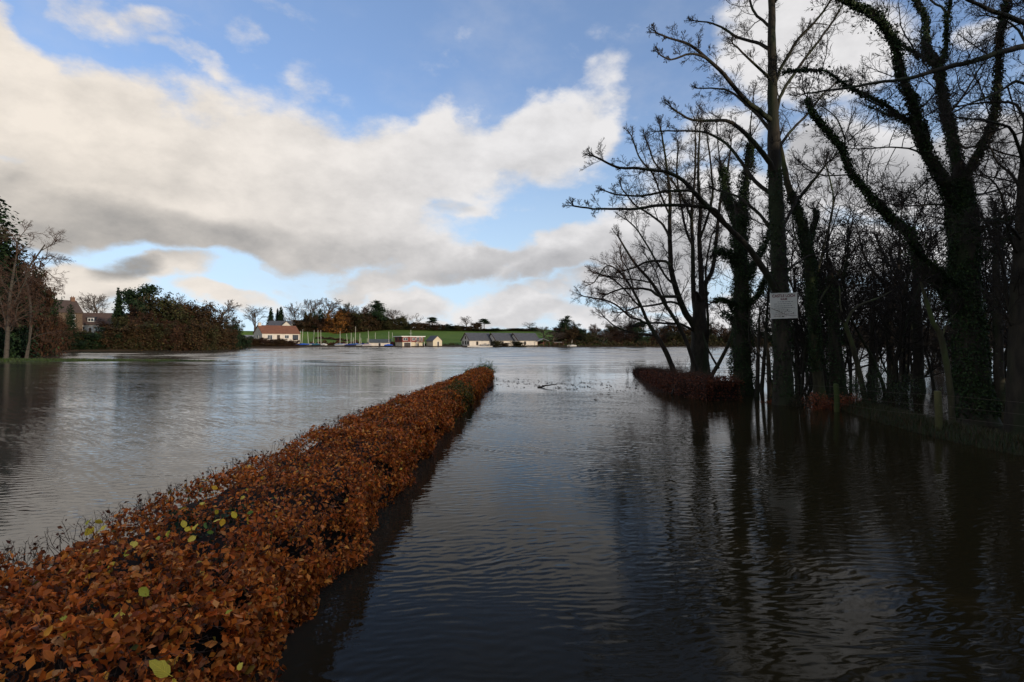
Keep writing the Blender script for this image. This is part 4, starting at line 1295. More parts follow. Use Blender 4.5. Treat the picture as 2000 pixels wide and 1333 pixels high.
M_FARBARK = mat_noise("far_bark", (0.05, 0.040, 0.030), (0.10, 0.08, 0.06), 1.2, 0.9, 0)
M_FARTWIG = mat_noise("far_twig", (0.070, 0.052, 0.040), (0.10, 0.075, 0.058), .6, 0.9, 0)

def trunk_mesh(H, r, lean=0.0, seed=0):
    rnd = random.Random(seed)
    pts = spline([(0, 0, -.8), (lean * .3, rnd.uniform(-.1, .1), H * .35), (lean * .6, rnd.uniform(-.2, .2), H * .7), (lean, 0, H)], H / 8)
    V, Q = tubes([(pts, np.linspace(r, r * .25, len(pts)))], 7)
    return mesh_np("trunk", V, Q)

def far_leafy(seed, W, H, cols, n, size, base=.12, lob=9, twiggy=0):
    """limbs and twigs grown from several stems, with dead or evergreen leaf sprays along the twigs"""
    rs = np.random.RandomState(seed)
    rnd = random.Random(seed)
    prm = dict(FARB, n=[11, 7, 4], start=[.06, .12, .15], ang=[.80, .75, .7], ratio=[.60, .5, .45], rmin=.025, taper=[.15, .3, .4, .5])
    out = []
    for k in range(3):
        grow(out, (rnd.gauss(0, .9), rnd.gauss(0, .9), -.5), (rnd.gauss(0, .16), rnd.gauss(0, .16), 1), H * rnd.uniform(.68, .92), .17, 0, prm, rnd)
    V0, Q0 = tubes(to_arrays([b for b in out if b[0] <= 1]), 5)
    V1, Q1 = tubes(to_arrays([b for b in out if b[0] > 1]), 3)
    tips = np.array([tuple(p) for l, pts, r in out if l >= 1 for p in pts[1:]])
    p = tips[rs.randint(0, len(tips), n)] + rs.normal(0, size * .75, (n, 3))
    low = rs.uniform(0, 1, n) < .16
    p[low] = np.stack([rs.normal(0, W * .24, low.sum()), rs.normal(0, W * .24, low.sum()), rs.uniform(-.3, H * .25, low.sum())], 1)
    d = p - np.array([0, 0, H * .4])
    cl = np.floor(p[:, 0] * .7) * 3.1 + np.floor(p[:, 2] * .8) * 7.7 + np.floor(p[:, 1] * .7) * 1.3
    c = palette(rs, n, cols, None, .25) * np.exp(np.sin(cl * 12.9898) * .28)[:, None]
    pk = scatter(LEAF2, p, d / (np.linalg.norm(d, axis=1, keepdims=True) + 1e-6) + np.array([0, 0, .4]), rs.uniform(size * .5, size * 1.3, n), c, rs, .8, .2)
    tc = np.tile(np.array([cols[0]]) * .55 + np.array([[.022, .016, .011]]), (len(V1), 1))
    V = np.concatenate([V1, pk[0]])
    cr = mesh_np("crown", V, Q1, pk[2] + len(V1), None, np.concatenate([tc, pk[4]]))
    return mesh_np("trunk", V0, Q0), cr

def far_conifer(seed, W, H, n=5000, size=.5, cols=DARKG, power=1.0):
    rs = np.random.RandomState(seed)
    t = 1 - np.sqrt(rs.uniform(0, .94, n))
    tier = np.floor(t * H / 1.3)
    a = rs.uniform(0, 6.28, n)
    R = W * .5 * (1 - t) ** power * (.75 + .35 * np.sin(a * 5 + tier * 2.4)) + .15
    r = (R - .1) * rs.uniform(.2, 1, n) ** .6
    z = t * H - r * .25 + rs.normal(0, .12, n)
    p = np.stack([r * np.cos(a), r * np.sin(a), np.maximum(z, .2)], 1)
    nr = np.stack([np.cos(a) * .5, np.sin(a) * .5, np.ones(n)], 1)
    pk = scatter(LEAF2, p, nr, rs.uniform(size * .6, size * 1.2, n), palette(rs, n, cols, None, .25), rs, .5)
    return trunk_mesh(H * .96, W * .035, 0, seed), mesh_np("crown", pk[0], pk[1], pk[2], pk[3], pk[4])

def far_pine(seed, W, H, n=5000, size=.42, bare=.45, pads=15):
    rs = np.random.RandomState(seed)
    lobes = []
    for k in range(pads):
        t = (k + rs.uniform(0, 1)) / pads
        a = rs.uniform(0, 6.28)
        z = H * (bare + (1 - bare) * (.08 + .86 * t))
        rr = W * .5 * rs.uniform(.3, .85) * (1 - .55 * t)
        s = W * rs.uniform(.13, .22)
        lobes.append((rr * math.cos(a), rr * math.sin(a), z, s * 1.3, s * 1.3, s * .50))
    pk = foliage_pack(rs, lobes, n, size, DARKG, shell=.2)
    br = []
    for (x, y, z, *_r) in lobes:
        p = spline([(0, 0, z - H * .10), (x * .5, y * .5, z - H * .04), (x, y, z)], .6)
        br.append((p, np.linspace(.14, .05, len(p))))
    pts = spline([(0, 0, -.8), (.2, 0, H * .5), (0, .1, H * .95)], H / 8)
    V, Q = tubes(br + [(pts, np.linspace(W * .035, W * .01, len(pts)))], 6)
    return mesh_np("trunk", V, Q), mesh_np("crown", pk[0], pk[1], pk[2], pk[3], pk[4])

PROTO = {}
def proto(k):
    """(trunk mesh, crown mesh, trunk material, crown material, nominal width, nominal height)"""
    if k in PROTO:
        return PROTO[k]
    nm, i = k.rsplit("/", 1)
    i = int(i)
    if nm == "bare":
        H = 13.0
        prm = [FARB, dict(FARB, n=[14, 9, 5], ang=[.8, .75, .7], ratio=[.66, .48, .45]), dict(FARB, start=[.38, .2, .2], ang=[.62, .7, .7])][i % 3]
        a, b = far_bare(300 + i, H * .86, .42, prm)
        r = (a, b, M_FARBARK, M_FARTWIG)
    elif nm == "thin":
        a, b = far_bare(320 + i, 11, .22, dict(FARB, n=[9, 6, 4], ratio=[.42, .45, .45]))
        r = (a, b, M_FARBARK, M_FARTWIG)
    elif nm in ("brown", "olive", "orange", "rust", "dark"):
        cols = dict(brown=BROWN, olive=OLIVE, orange=ORANGE, rust=RUST, dark=DARKG)[nm]
        a, b = far_leafy(340 + i * 7 + len(nm), 10, 10, cols, 7500 if nm != "dark" else 12000, .40, .06 if nm != "dark" else .05, 11)
        r = (a, b, M_FARBARK, M_FAR)
    elif nm == "spruce":
        a, b = far_conifer(360 + i, 5.5, 13)
        r = (a, b, M_FARBARK, M_FAR)
    elif nm == "column":
        a, b = far_conifer(365 + i, 4.2, 13, 9000, .30, DARKG, .35)
        r = (a, b, M_FARBARK, M_FAR)
    else:
        a, b = far_pine(370 + i, 9, 13, bare=(.35, .55, .2)[i % 3])
        r = (a, b, M_FARBARK, M_FAR)
    for me, m in ((r[0], r[2]), (r[1], r[3])):
        me.materials.append(m)
    V = np.empty(len(r[1].vertices) * 3, np.float32)
    r[1].vertices.foreach_get("co", V)
    V = V.reshape(-1, 3)
    w = np.percentile(V[:, 0], 98) - np.percentile(V[:, 0], 2)
    h = np.percentile(V[:, 2], 99.6)
    PROTO[k] = (r[0], r[1], w, h)
    return PROTO[k]

def far_tree(name, label, k, px, top, wpx, y, cat="tree", group=None, rot=None, base=None):
    tm, cm, w, h = proto(k)
    x = X(px, y)
    z0 = gh(x, y) if base is None else base
    H = CZ + (HOR - top) / F * y - z0
    W = wpx / F * y
    t = thing(name, label, cat, (x, y, z0), group=group)
    a = link("trunk", tm, None, t)
    b = link("crown", cm, None, t)
    r = RND.uniform(0, 6.28) if rot is None else rot
    for o in (a, b):
        o.scale = (W / w, W / w, H / h)
        o.rotation_euler = (0, 0, r)
    return t

KIND = dict(brow="tan-brown", oliv="dull olive", rust="reddish-brown", dark="dark evergreen", bare="leafless grey-brown", oran="orange")
G_BUSH = "bushes along the near end of the far shore"
G_HILL = "trees along the top of the green field"
G_WOOD = "trees of the wood on the far shore beyond the boathouses"
# --- the dark corner at the west edge
for i, (px, top, w, y, k, lab) in enumerate((
        (-4, 402, 92, 84, "column/0", "tall dark evergreen at the very edge behind the pale birch"),
        (28, 448, 74, 88, "rust/0", "broad dark reddish tree behind the birch trunk"),
        (60, 548, 70, 92, "rust/1", "lower dark reddish tree filling in under the birch crown"),
        (-30, 520, 90, 80, "dark/0", "dark evergreen shrub beside the birch at the grassy bank"),
        (75, 600, 60, 100, "rust/0", "low reddish bush on the bank before the chimneyed house"),
        (92, 588, 44, 116, "rust/1", "reddish twiggy tree hiding the lower part of the chimneyed house"), (112, 616, 34, 128, "rust/0", "small reddish bush between the chimneyed house and the yew"), (70, 500, 50, 96, "rust/0", "tall reddish twiggy tree under the slim birch crown"),
        (8, 500, 86, 92, "dark/1", "dark evergreen filling the gap between the tall evergreen and the birch crown"), (46, 530, 66, 94, "dark/0", "dark middling evergreen behind the slim birch stem"),
        (30, 590, 80, 96, "dark/1", "dark low evergreen mass behind the birch foot"))):
    far_tree("evergreen_tree" if k[:4] in ("colu", "dark") else "reddish_tree", lab, k, px, top, w, y, base=-.1)
BIRCH = dict(NEAR, rmin=.013, n=[8, 8, 7, 4], wig=[.06, .12, .16, .18, .2], trop=[.05, .02, -.05, -.10, -.1])
guided_tree("birch_tree", "pale-trunked bare birch standing in the flood at the grassy bank", 74.0,
    [(12, 703), (14, 668), (17, 620), (19, 585), (23, 555), (27, 530), (32, 500)], [8.5, 7.5, 6.5, 6, 5, 4, 2.5],
    [([(14, 668), (10, 630), (4, 600), (-6, 560)], 4, 2, 1, {}), ([(18, 610), (30, 590), (42, 565), (58, 530)], 4, 1.6, -1, {}), ([(17, 645), (30, 628), (50, 616), (66, 606)], 3.4, 1.4, 2, {}),
     ([(22, 560), (36, 545), (50, 535)], 3, 1.4, 2, {}), ([(16, 650), (26, 640), (34, 600), (40, 590)], 3, 1.4, -1, {}),
     ([(20, 580), (8, 560), (2, 540)], 3, 1.4, 0, {}), ([(32, 500), (36, 470), (48, 452)], 2.4, 1.2, 0, {})],
    BIRCH, 41, 2.0, (1.4, 4.2), 1.0, bark=M_BIRCH, twig=M_TWIGS_RED)
guided_tree("birch_tree", "slim bare birch whose fine crown stands clear above the chimneyed house", 80.0,
    [(53, 699), (58, 660), (60, 610), (56, 570), (50, 545), (58, 520), (76, 495), (88, 478)], [4.5, 4, 4, 4, 4, 3.5, 3, 2],
    [([(60, 515), (75, 525), (90, 530), (102, 540)], 2.5, 1.2, 1, {}), ([(68, 505), (85, 505), (100, 500), (112, 505)], 2.4, 1.2, -1, {}), ([(80, 490), (98, 480), (106, 470)], 2, 1.2, 1, {}), ([(56, 525), (60, 540), (78, 556), (98, 562)], 2.4, 1.2, 1, {})],
    dict(BIRCH, rmin=.012), 42, 2.2, (1.5, 3.6), 0, bark=M_BIRCH, twig=M_TWIGS_RED)
guided_tree("birch_tree", "short slanting birch stem in the water beside the larger birch", 76.0,
    [(50, 700), (54, 680), (59, 658), (62, 640)], [4, 3.4, 3, 2], [([(57, 665), (75, 655), (98, 650)], 2, 1.1, 0, {})], BIRCH, 43, .8, (1, 2.4), .5, bark=M_BIRCH, twig=M_TWIGS_RED)

# --- shore bushes and trees up to the red-roofed house
for i, (px, top, w, y, k, nm, lab) in enumerate((
        (138, 598, 22, 134, "column/1", "yew", "narrow dark upright yew in front of the chimneyed house"),
        (232, 568, 30, 168, "spruce/0", "spruce_tree", "small spruce just beside the twin-topped pine"),
        (281, 557, 66, 172, "pine/0", "pine_tree", "broad dark pine with ragged layered top above the shore bushes"),
        (262, 566, 40, 176, "pine/2", "pine_tree", "narrower dark pine leaning against the broad ragged one"),
        (192, 576, 62, 215, "bare/0", "bare_tree", "bare round-topped tree behind the white dormered house"),
        (345, 572, 60, 168, "bare/1", "bare_tree", "bare tree poking out above the big brown shore thicket"),
        (425, 585, 58, 196, "bare/2", "bare_tree", "bare spreading tree standing clear beside the big brown thicket"),
        (452, 622, 34, 192, "dark/1", "evergreen_bush", "rounded green evergreen at the foot of the clear-standing bare tree"),
        (330, 576, 80, 158, "olive/0", "thicket_tree", "tall olive-brown tree at the top of the big shore thicket"),
        (392, 592, 80, 162, "brown/0", "thicket_tree", "brown tree on the sloping shoulder of the big shore thicket"),
        (300, 612, 80, 152, "rust/1", "thicket_tree", "reddish tree in the big shore thicket under the pines"),
        (215, 622, 70, 160, "rust/0", "thicket_tree", "reddish tree between the white dormered house and the pines"),
        (255, 618, 60, 158, "olive/1", "thicket_tree", "olive tree just under the broad ragged pine"),
        (430, 628, 60, 176, "rust/0", "thicket_tree", "reddish bush at the lake end of the big shore thicket"))):
    far_tree(nm, lab, k, px, top, w, y)
for i, (px, top, w, y, k) in enumerate((
        (160, 645, 56, 138, "olive/0"), (190, 640, 60, 139, "dark/0"), (222, 638, 60, 140, "brown/0"), (250, 636, 62, 142, "olive/1"), (282, 632, 64, 144, "brown/1"), (312, 630, 66, 146, "olive/0"),
        (345, 628, 66, 148, "rust/1"), (375, 630, 60, 150, "brown/0"), (405, 636, 60, 154, "olive/1"), (436, 640, 56, 164, "brown/1"), (462, 648, 44, 172, "dark/1"), (140, 664, 40, 133, "dark/0"),
        (112, 640, 40, 140, "dark/1"), (100, 622, 44, 150, "rust/1"), (360, 600, 66, 166, "brown/1"), (275, 600, 50, 166, "rust/0"))):
    far_tree("shore_bush", KIND[k[:4]] + " rounded bush in the dense thicket at the water's edge below the pines", k, px, top, w, y, "bush", G_BUSH)
# the russet hedge in front of the red-roofed house, and bushes by it
for i, (px, top, w, y, k) in enumerate(((480, 657, 34, 206, "rust/0"), (500, 660, 34, 207, "brown/1"), (520, 661, 34, 208, "rust/1"), (540, 662, 34, 209, "brown/0"), (558, 662, 34, 211, "rust/0"), (573, 663, 22, 213, "rust/1"))):
    far_tree("hedge_bush", KIND[k[:4]] + " clipped bush in the row before the red-roofed white house", k, px, top, w, y, "bush", "russet bushes before the red-roofed house")
for (px, top, w, y, k, lab) in ((968, 666, 30, 236, "olive/1", "low olive bush in front of the first long boathouse"), (1012, 667, 30, 236, "olive/0", "low olive bush in front of the second long boathouse"), (985, 670, 18, 235, "brown/0", "small brown bush between the two olive ones at the boathouses")):
    far_tree("bush", lab, k, px, top, w, y, "bush")

# --- along the top of the field
for (px, top, w, y, k, nm, lab) in (
        (499, 596, 48, 330, "bare/1", "bare_tree", "domed bare tree standing alone above the small white-roofed shed"),
        (529, 603, 17, 345, "spruce/0", "spruce_tree", "single small spruce over the white-gabled bungalow, apart from the pair"),
        (542, 605, 13, 350, "spruce/1", "spruce_tree", "shorter spruce of the pair over the white-gabled bungalow"),
        (549, 602, 20, 345, "spruce/0", "spruce_tree", "taller spruce of the pair over the white-gabled bungalow"),
        (567, 600, 26, 350, "thin/0", "bare_tree", "thin upright bare tree next to the pair of spruces"),
        (580, 593, 30, 352, "bare/2", "bare_tree", "upright bare tree behind the half-hidden pale roof"),
        (603, 584, 48, 348, "bare/0", "bare_tree", "large domed bare tree just before the tallest one"),
        (637, 581, 52, 352, "bare/2", "bare_tree", "tallest domed bare tree of the skyline, above the orange beech"),
        (668, 594, 26, 344, "dark/0", "evergreen_tree", "rounded dark evergreen between the tallest bare tree and the brown wood"),
        (622, 606, 28, 340, "dark/1", "evergreen_tree", "dark evergreen under the large domed bare trees"),
        (612, 616, 30, 337, "brown/1", "brown_tree", "tan tree tucked under the first domed bare tree"), (644, 616, 30, 339, "rust/0", "rusty_tree", "rusty tree before the dark evergreen and beech"), (676, 606, 40, 342, "brown/0", "brown_tree", "tan-brown tree right behind the orange beech"), (706, 610, 44, 338, "olive/0", "olive_tree", "dull olive tree in the middle of the rusty wood"), (728, 612, 36, 339, "brown/0", "brown_tree", "tan-brown tree at the foot of the flat-layered cedar"), (752, 614, 30, 341, "rust/0", "rusty_tree", "rusty tree hard behind the flat-layered cedar"),
        (604, 610, 22, 340, "olive/1", "olive_tree", "dull green ivy-grown tree under the first domed bare tree"),
        (660, 608, 50, 334, "orange/0", "beech_tree", "glowing orange-brown beech in front of the skyline trees"),
        (590, 624, 40, 336, "brown/0", "brown_tree", "low tan tree beside the half-hidden pale roof"),
        (628, 622, 44, 334, "rust/1", "brown_tree", "low rusty tree at the foot of the orange beech"),
        (700, 592, 58, 346, "bare/1", "bare_tree", "broad bare tree rising out of the rusty wood near the cedar"),
        (690, 604, 44, 340, "rust/0", "rusty_tree", "rusty tree next to the orange beech"),
        (718, 602, 40, 340, "rust/1", "rusty_tree", "rusty tree just before the flat-layered cedar"),
        (712, 618, 50, 336, "brown/1", "brown_tree", "brown tree below the rusty one at the edge of the field"),
        (739, 588, 34, 338, "pine/2", "cedar_tree", "dark flat-layered cedar with a pointed top, tallest evergreen by the field"),
        (760, 622, 34, 336, "olive/0", "olive_tree", "round olive bush-like tree between cedar and domed bare tree"),
        (772, 605, 40, 344, "bare/0", "bare_tree", "domed bare tree with a pinkish crown past the cedar"),
        (781, 618, 30, 336, "olive/1", "olive_tree", "greenish round tree in front of the pinkish domed crown"),
        (802, 620, 18, 345, "thin/1", "bare_tree", "faint thin bare tree past the pinkish domed crown"),
        (819, 611, 24, 345, "thin/0", "bare_tree", "open thin bare tree standing by itself beside the umbrella pine"),
        (845, 620, 20, 338, "pine/1", "pine_tree", "small umbrella-shaped pine standing alone on the skyline"),
        (912, 618, 24, 345, "bare/2", "bare_tree", "bare tree with a clear stem above the first long boathouse"),
        (932, 630, 30, 340, "brown/1", "brown_tree", "low brown tree between the clear-stemmed bare tree and the pine"),
        (946, 623, 20, 342, "pine/1", "pine_tree", "dark flat-topped pine above the long boathouses"),
        (1035, 629, 23, 345, "bare/1", "bare_tree", "lone domed bare tree above the third long boathouse")):
    far_tree(nm, lab, k, px, top, w, y, group=G_HILL)
ks = ("brown/0", "olive/0", "rust/1", "dark/0", "olive/1", "brown/1")
for i in range(34):
    px = 575 + i * 14.2 + RND.uniform(-4, 4)
    top = np.interp(px, [575, 640, 760, 860, 930, 1000, 1060], [632, 628, 630, 633, 640, 643, 640]) + RND.uniform(-2, 3)
    far_tree("hedgerow_bush", KIND[ks[i % 6][:4]] + " bush in the hedgerow that closes the green field below the skyline trees", ks[i % 6], px, top, RND.uniform(22, 32), 338 + RND.uniform(-2, 3), "bush", "hedgerow bushes at the top of the field")
# --- the wood beyond the boathouses
for (px, top, w, y, k, nm, lab) in ((1104, 618, 26, 262, "pine/2", "pine_tree", "dark ragged conifer standing above the brown wood past the boathouses"),
        (1250, 628, 34, 268, "pine/0", "pine_tree", "dark pine in the far wood seen through the slanting stems")):
    far_tree(nm, lab, k, px, top, w, y)
wk = ("brown/0", "olive/0", "rust/0", "brown/1", "dark/0", "olive/1", "rust/1")
for i in range(64):
    px = 1058 + i * 17.5 + RND.uniform(-6, 6)
    front = i % 2
    y = (252 if front else 266) + np.interp(px, [1058, 2100], [0, 22]) + RND.uniform(-2, 4)
    top = np.interp(px, [1058, 1090, 1140, 1250, 2100], [640, 633, 630, 632, 634]) + (14 if front else 0) + RND.uniform(-4, 6)
    k = wk[i % 7] if RND.random() < .8 else "bare/0"
    far_tree("wood_tree", KIND[k[:4]] + (" tree at the water's edge of the unbroken far wood" if front else " tree in the back row of the unbroken far wood"), k, px, top, RND.uniform(30, 46), y, "tree", G_WOOD)

# ------------------------------------------------------------------ buildings on the far shore
def wall_mat(name, c, c2=None):
    return mat_noise(name, c, c2 or tuple(x * .8 for x in c), 1.5, .85, .15, (1, 1, .5), lo=.35, hi=.75)
M_WHITE = wall_mat("white_render", (.60, .55, .47), (.50, .45, .39))
M_CREAM = wall_mat("cream_render", (.58, .51, .37), (.50, .43, .31))
M_STONE = mat_noise("brown_stone", (.085, .06, .042), (.13, .09, .06), 2.5, .9, .4)
M_REDROOF = mat_noise("red_tiles", (.19, .080, .045), (.14, .062, .04), 1.2, .85, .4)
M_SLATE = mat_noise("slate", (.055, .058, .066), (.085, .088, .098), 1.3, .6, .3)
M_TEALROOF = mat_noise("dark_felt_roof", (.05, .065, .075), (.075, .085, .09), 1.3, .8, .2)
M_BROWNWOOD = mat_noise("brown_boards", (.16, .07, .035), (.10, .045, .025), 2.0, .8, .3, (1, 1, .2))
M_REDWOOD = mat_noise("red_brown_boards", (.20, .045, .035), (.14, .035, .03), 2.0, .75, .3, (.2, .2, 2))
M_DARKWOOD = mat_noise("dark_brown_boards", (.06, .030, .022), (.09, .045, .03), 2.0, .8, .3, (.2, .2, 2))
M_FRAME = mat("white_paint", (.72, .70, .66), .5, .4)
M_DARKFRAME = mat("brown_paint", (.10, .06, .04), .6, .3)
M_GLASS = mat("window_glass", (.02, .025, .03), .05, .6)
M_DARKDOOR = mat("dark_door", (.04, .032, .03), .6, .3)
M_CHIM = mat_noise("chimney_brick", (.20, .10, .06), (.13, .08, .055), 4, .9, .4)

def opening(root, side, u, z, w, h, L, W, kindname="window", fm=None, pm=None, bars=1):
    """a window or door on one wall of a house; u runs along the wall from its middle"""
    fm = fm or M_FRAME
    e = .07
    def xf(mb):
        out = []
        for (a, d, zz) in mb.v:
            if side == "front": out.append((a, -W / 2 - d, zz))
            elif side == "back": out.append((-a, W / 2 + d, zz))
            elif side == "left": out.append((-L / 2 - d, -a, zz))
            else: out.append((L / 2 + d, a, zz))
        mb.v = out
        return mb
    f = MB()
    b = .10
    f.box(u - w / 2 - b, u - w / 2, -.05, e, z - b, z + h + b).box(u + w / 2, u + w / 2 + b, -.05, e, z - b, z + h + b)
    f.box(u - w / 2, u + w / 2, -.05, e, z + h, z + h + b).box(u - w / 2, u + w / 2, -.05, e + .04, z - b, z)
    if kindname == "window":
        for i in range(bars):
            c = u - w / 2 + w * (i + 1) / (bars + 1)
            f.box(c - .035, c + .035, -.03, e - .02, z, z + h)
    o = xf(f).build(kindname, fm, root)
    g = MB().box(u - w / 2, u + w / 2, -.04, .02, z, z + h)
    xf(g).build("pane" if kindname == "window" else "door_leaf", pm or (M_GLASS if kindname == "window" else M_DARKDOOR), o)
    return o

def gable_house(name, label, px, y, rot, L, W, H, R, wm, rm, opens=(), eave=.35, z=None, cat="house", chimneys=(), barge=None):
    x = X(px, y)
    z0 = (gh(x, y) if z is None else z)
    t = thing(name, label, cat, (x, y, z0), math.radians(rot))
    w = MB().prism([(-W / 2, -1.2), (W / 2, -1.2), (W / 2, H), (0, H + R), (-W / 2, H)], -L / 2, L / 2, "x")
    w.build("wall", wm, t)
    s = R / (W / 2)
    e = eave
    th = .16
    for sg in (-1, 1):
        o0, o1 = (sg * (W / 2 + e), H - e * s + .02), (0.0, H + R + .02)
        poly = [o0, o1, (o1[0], o1[1] + th * 1.3), (o0[0], o0[1] + th)]
        r = MB().prism(poly, -L / 2 - .3, L / 2 + .3, "x")
        ro = r.build("roof", rm, t)
    if barge:
        for sx in (-1, 1):
            m = MB()
            for sg in (-1, 1):
                m.prism([(sg * (W / 2 + e), H - e * s - .16), (0, H + R - .14), (0, H + R + .26), (sg * (W / 2 + e), H - e * s + .22)], sx * (L / 2 + .33) - .04, sx * (L / 2 + .33) + .04, "x")
            m.build("bargeboard", barge, t)
    for (u, h, sz) in chimneys:
        ch = MB().box(u - sz, u + sz, -sz * .7, sz * .7, H + R * .55, H + R + h)
        ch.box(u - sz - .08, u + sz + .08, -sz * .7 - .08, sz * .7 + .08, H + R + h, H + R + h + .15)
        c = ch.build("chimney", wm if wm in (M_WHITE,) else M_CHIM, t)
        for k in (-1, 1):
            kv, kq = tubes([(np.array([(u + k * sz * .45, 0, H + R + h + .1), (u + k * sz * .45, 0, H + R + h + .35), (u + k * sz * .45, 0, H + R + h + .6)]), [.13, .12, .10])], 8)
            link("chimney_pot", mesh_np("chimney_pot", kv, kq), M_CHIM, c)
    for op in opens:
        opening(t, op[0], op[1], op[2], op[3], op[4], L, W, *op[5:])
    return t

# red-roofed white house by the boats
gable_house("white_house", "long white single-storey house with red tiled roof and a white gable chimney", 541, 224, 48, 15.2, 7.6, 2.9, 2.9, M_WHITE, M_REDROOF,
    [("front", -4.6, .5, 1.8, 1.6, "window", M_FRAME, None, 2), ("front", -1.2, .0, 1.0, 2.1, "door", M_DARKFRAME), ("front", 2.2, .9, 1.6, 1.2, "window"), ("front", 5.8, .3, 2.2, 1.9, "window", M_DARKFRAME, None, 2),
     ("left", 0, .9, 1.1, 1.2, "window")], z=2.7, chimneys=((-7.0, 1.0, .55),))
gable_house("white_shed", "small low shed with a pale pointed roof beside the red-roofed house", 486, 228, 30, 3.8, 3.6, .8, 1.2, M_WHITE, M_WHITE, [("front", 0, -.2, 1.0, .9, "door")], z=2.7, cat="shed")
gable_house("bungalow", "white-gabled bungalow with a dark roof at the top of the slope under the spruces", 548, 322, 16, 12, 8, 2.6, 2.6, M_WHITE, M_SLATE,
    [("front", -4.2, .8, 1.6, 1.2), ("front", -1.4, .8, 1.0, 1.2), ("front", 3.8, .8, 1.6, 1.2)], z=8.7)
def bungalow_wing():
    t = bpy.data.objects["bungalow"]
    w = MB().prism([(1.5, -1.2), (6.2, -1.2), (6.2, 2.6), (3.85, 4.9), (1.5, 2.6)], -6.3, -4.0, "y")
    w.build("gable_wall", M_WHITE, t)
    r = MB().prism([(1.2, 2.32), (3.85, 4.92), (3.85, 5.12), (1.2, 2.52)], -6.6, -.5, "y").prism([(6.5, 2.32), (3.85, 4.92), (3.85, 5.12), (6.5, 2.52)], -6.6, -.5, "y")
    r.build("wing_roof", M_SLATE, t)
    f = MB().box(3.0, 4.7, -6.36, -6.28, .8, 2.0).build("window", M_DARKFRAME, t)
    MB().box(3.15, 4.55, -6.39, -6.365, .9, 1.9).build("pane", M_GLASS, f)
bungalow_wing()
gable_house("cottage", "half-hidden cottage showing only its pale roof between the skyline trees", 584, 345, 20, 9, 6.5, 2.4, 2.6, M_WHITE, wall_mat("pale_roof", (.42, .38, .32)), z=10.2)

# houses behind the west shore
gable_house("stone_house", "tall stone house with stepped chimneys and white windows behind the dark reddish trees", 112, 196, 62, 11, 9.5, 6.0, 4.2, M_STONE, mat_noise("brown_slate", (.06, .042, .034), (.08, .056, .046), 1.5, .8),
    [("front", 2.6, 3.6, 1.2, 1.6, "window"), ("front", 2.6, .6, 1.2, 1.7, "window"), ("front", -2.6, 3.6, 1.2, 1.6, "window"), ("front", -2.6, .6, 1.2, 1.7, "window"), ("left", 2, 3.6, 1.0, 1.5, "window")], z=6.6, chimneys=((-4.9, 2.0, .9), (4.6, 1.2, .6)))
gable_house("dormer_house", "white-walled house with brown roof, a dormer and white-framed windows behind the yew", 186, 205, 12, 15, 8, 3.4, 4.0, wall_mat("dull_white_render", (.50, .46, .42)), mat_noise("brown_tiles", (.065, .042, .035), (.09, .06, .048), 1.5, .8),
    [("front", -5.6, .8, 1.8, 1.6, "window", M_FRAME, None, 2), ("front", -2.4, .8, 1.8, 1.6, "window", M_FRAME, None, 2), ("front", .2, 0, 1.0, 2.1, "door"), ("front", 2.6, .8, 1.4, 1.6, "window"), ("front", 5.6, .6, 1.4, 1.8, "window")], z=5.2, chimneys=((-6.6, 1.2, .7),))
def dormer():
    t = bpy.data.objects["dormer_house"]
    d = MB().box(-.9, 1.5, -3.6, -1.0, 4.1, 5.9).build("dormer", M_SLATE, t)
    f = MB().box(-.7, 1.3, -3.68, -3.58, 4.3, 5.6).build("window", M_FRAME, t)
    for k in (-.55, .35):
        MB().box(k, k + .75, -3.71, -3.685, 4.45, 5.45).build("pane", M_GLASS, f)
    MB().box(-1.1, 1.7, -3.8, -.9, 5.9, 6.05).build("dormer_roof", M_SLATE, t)
dormer()

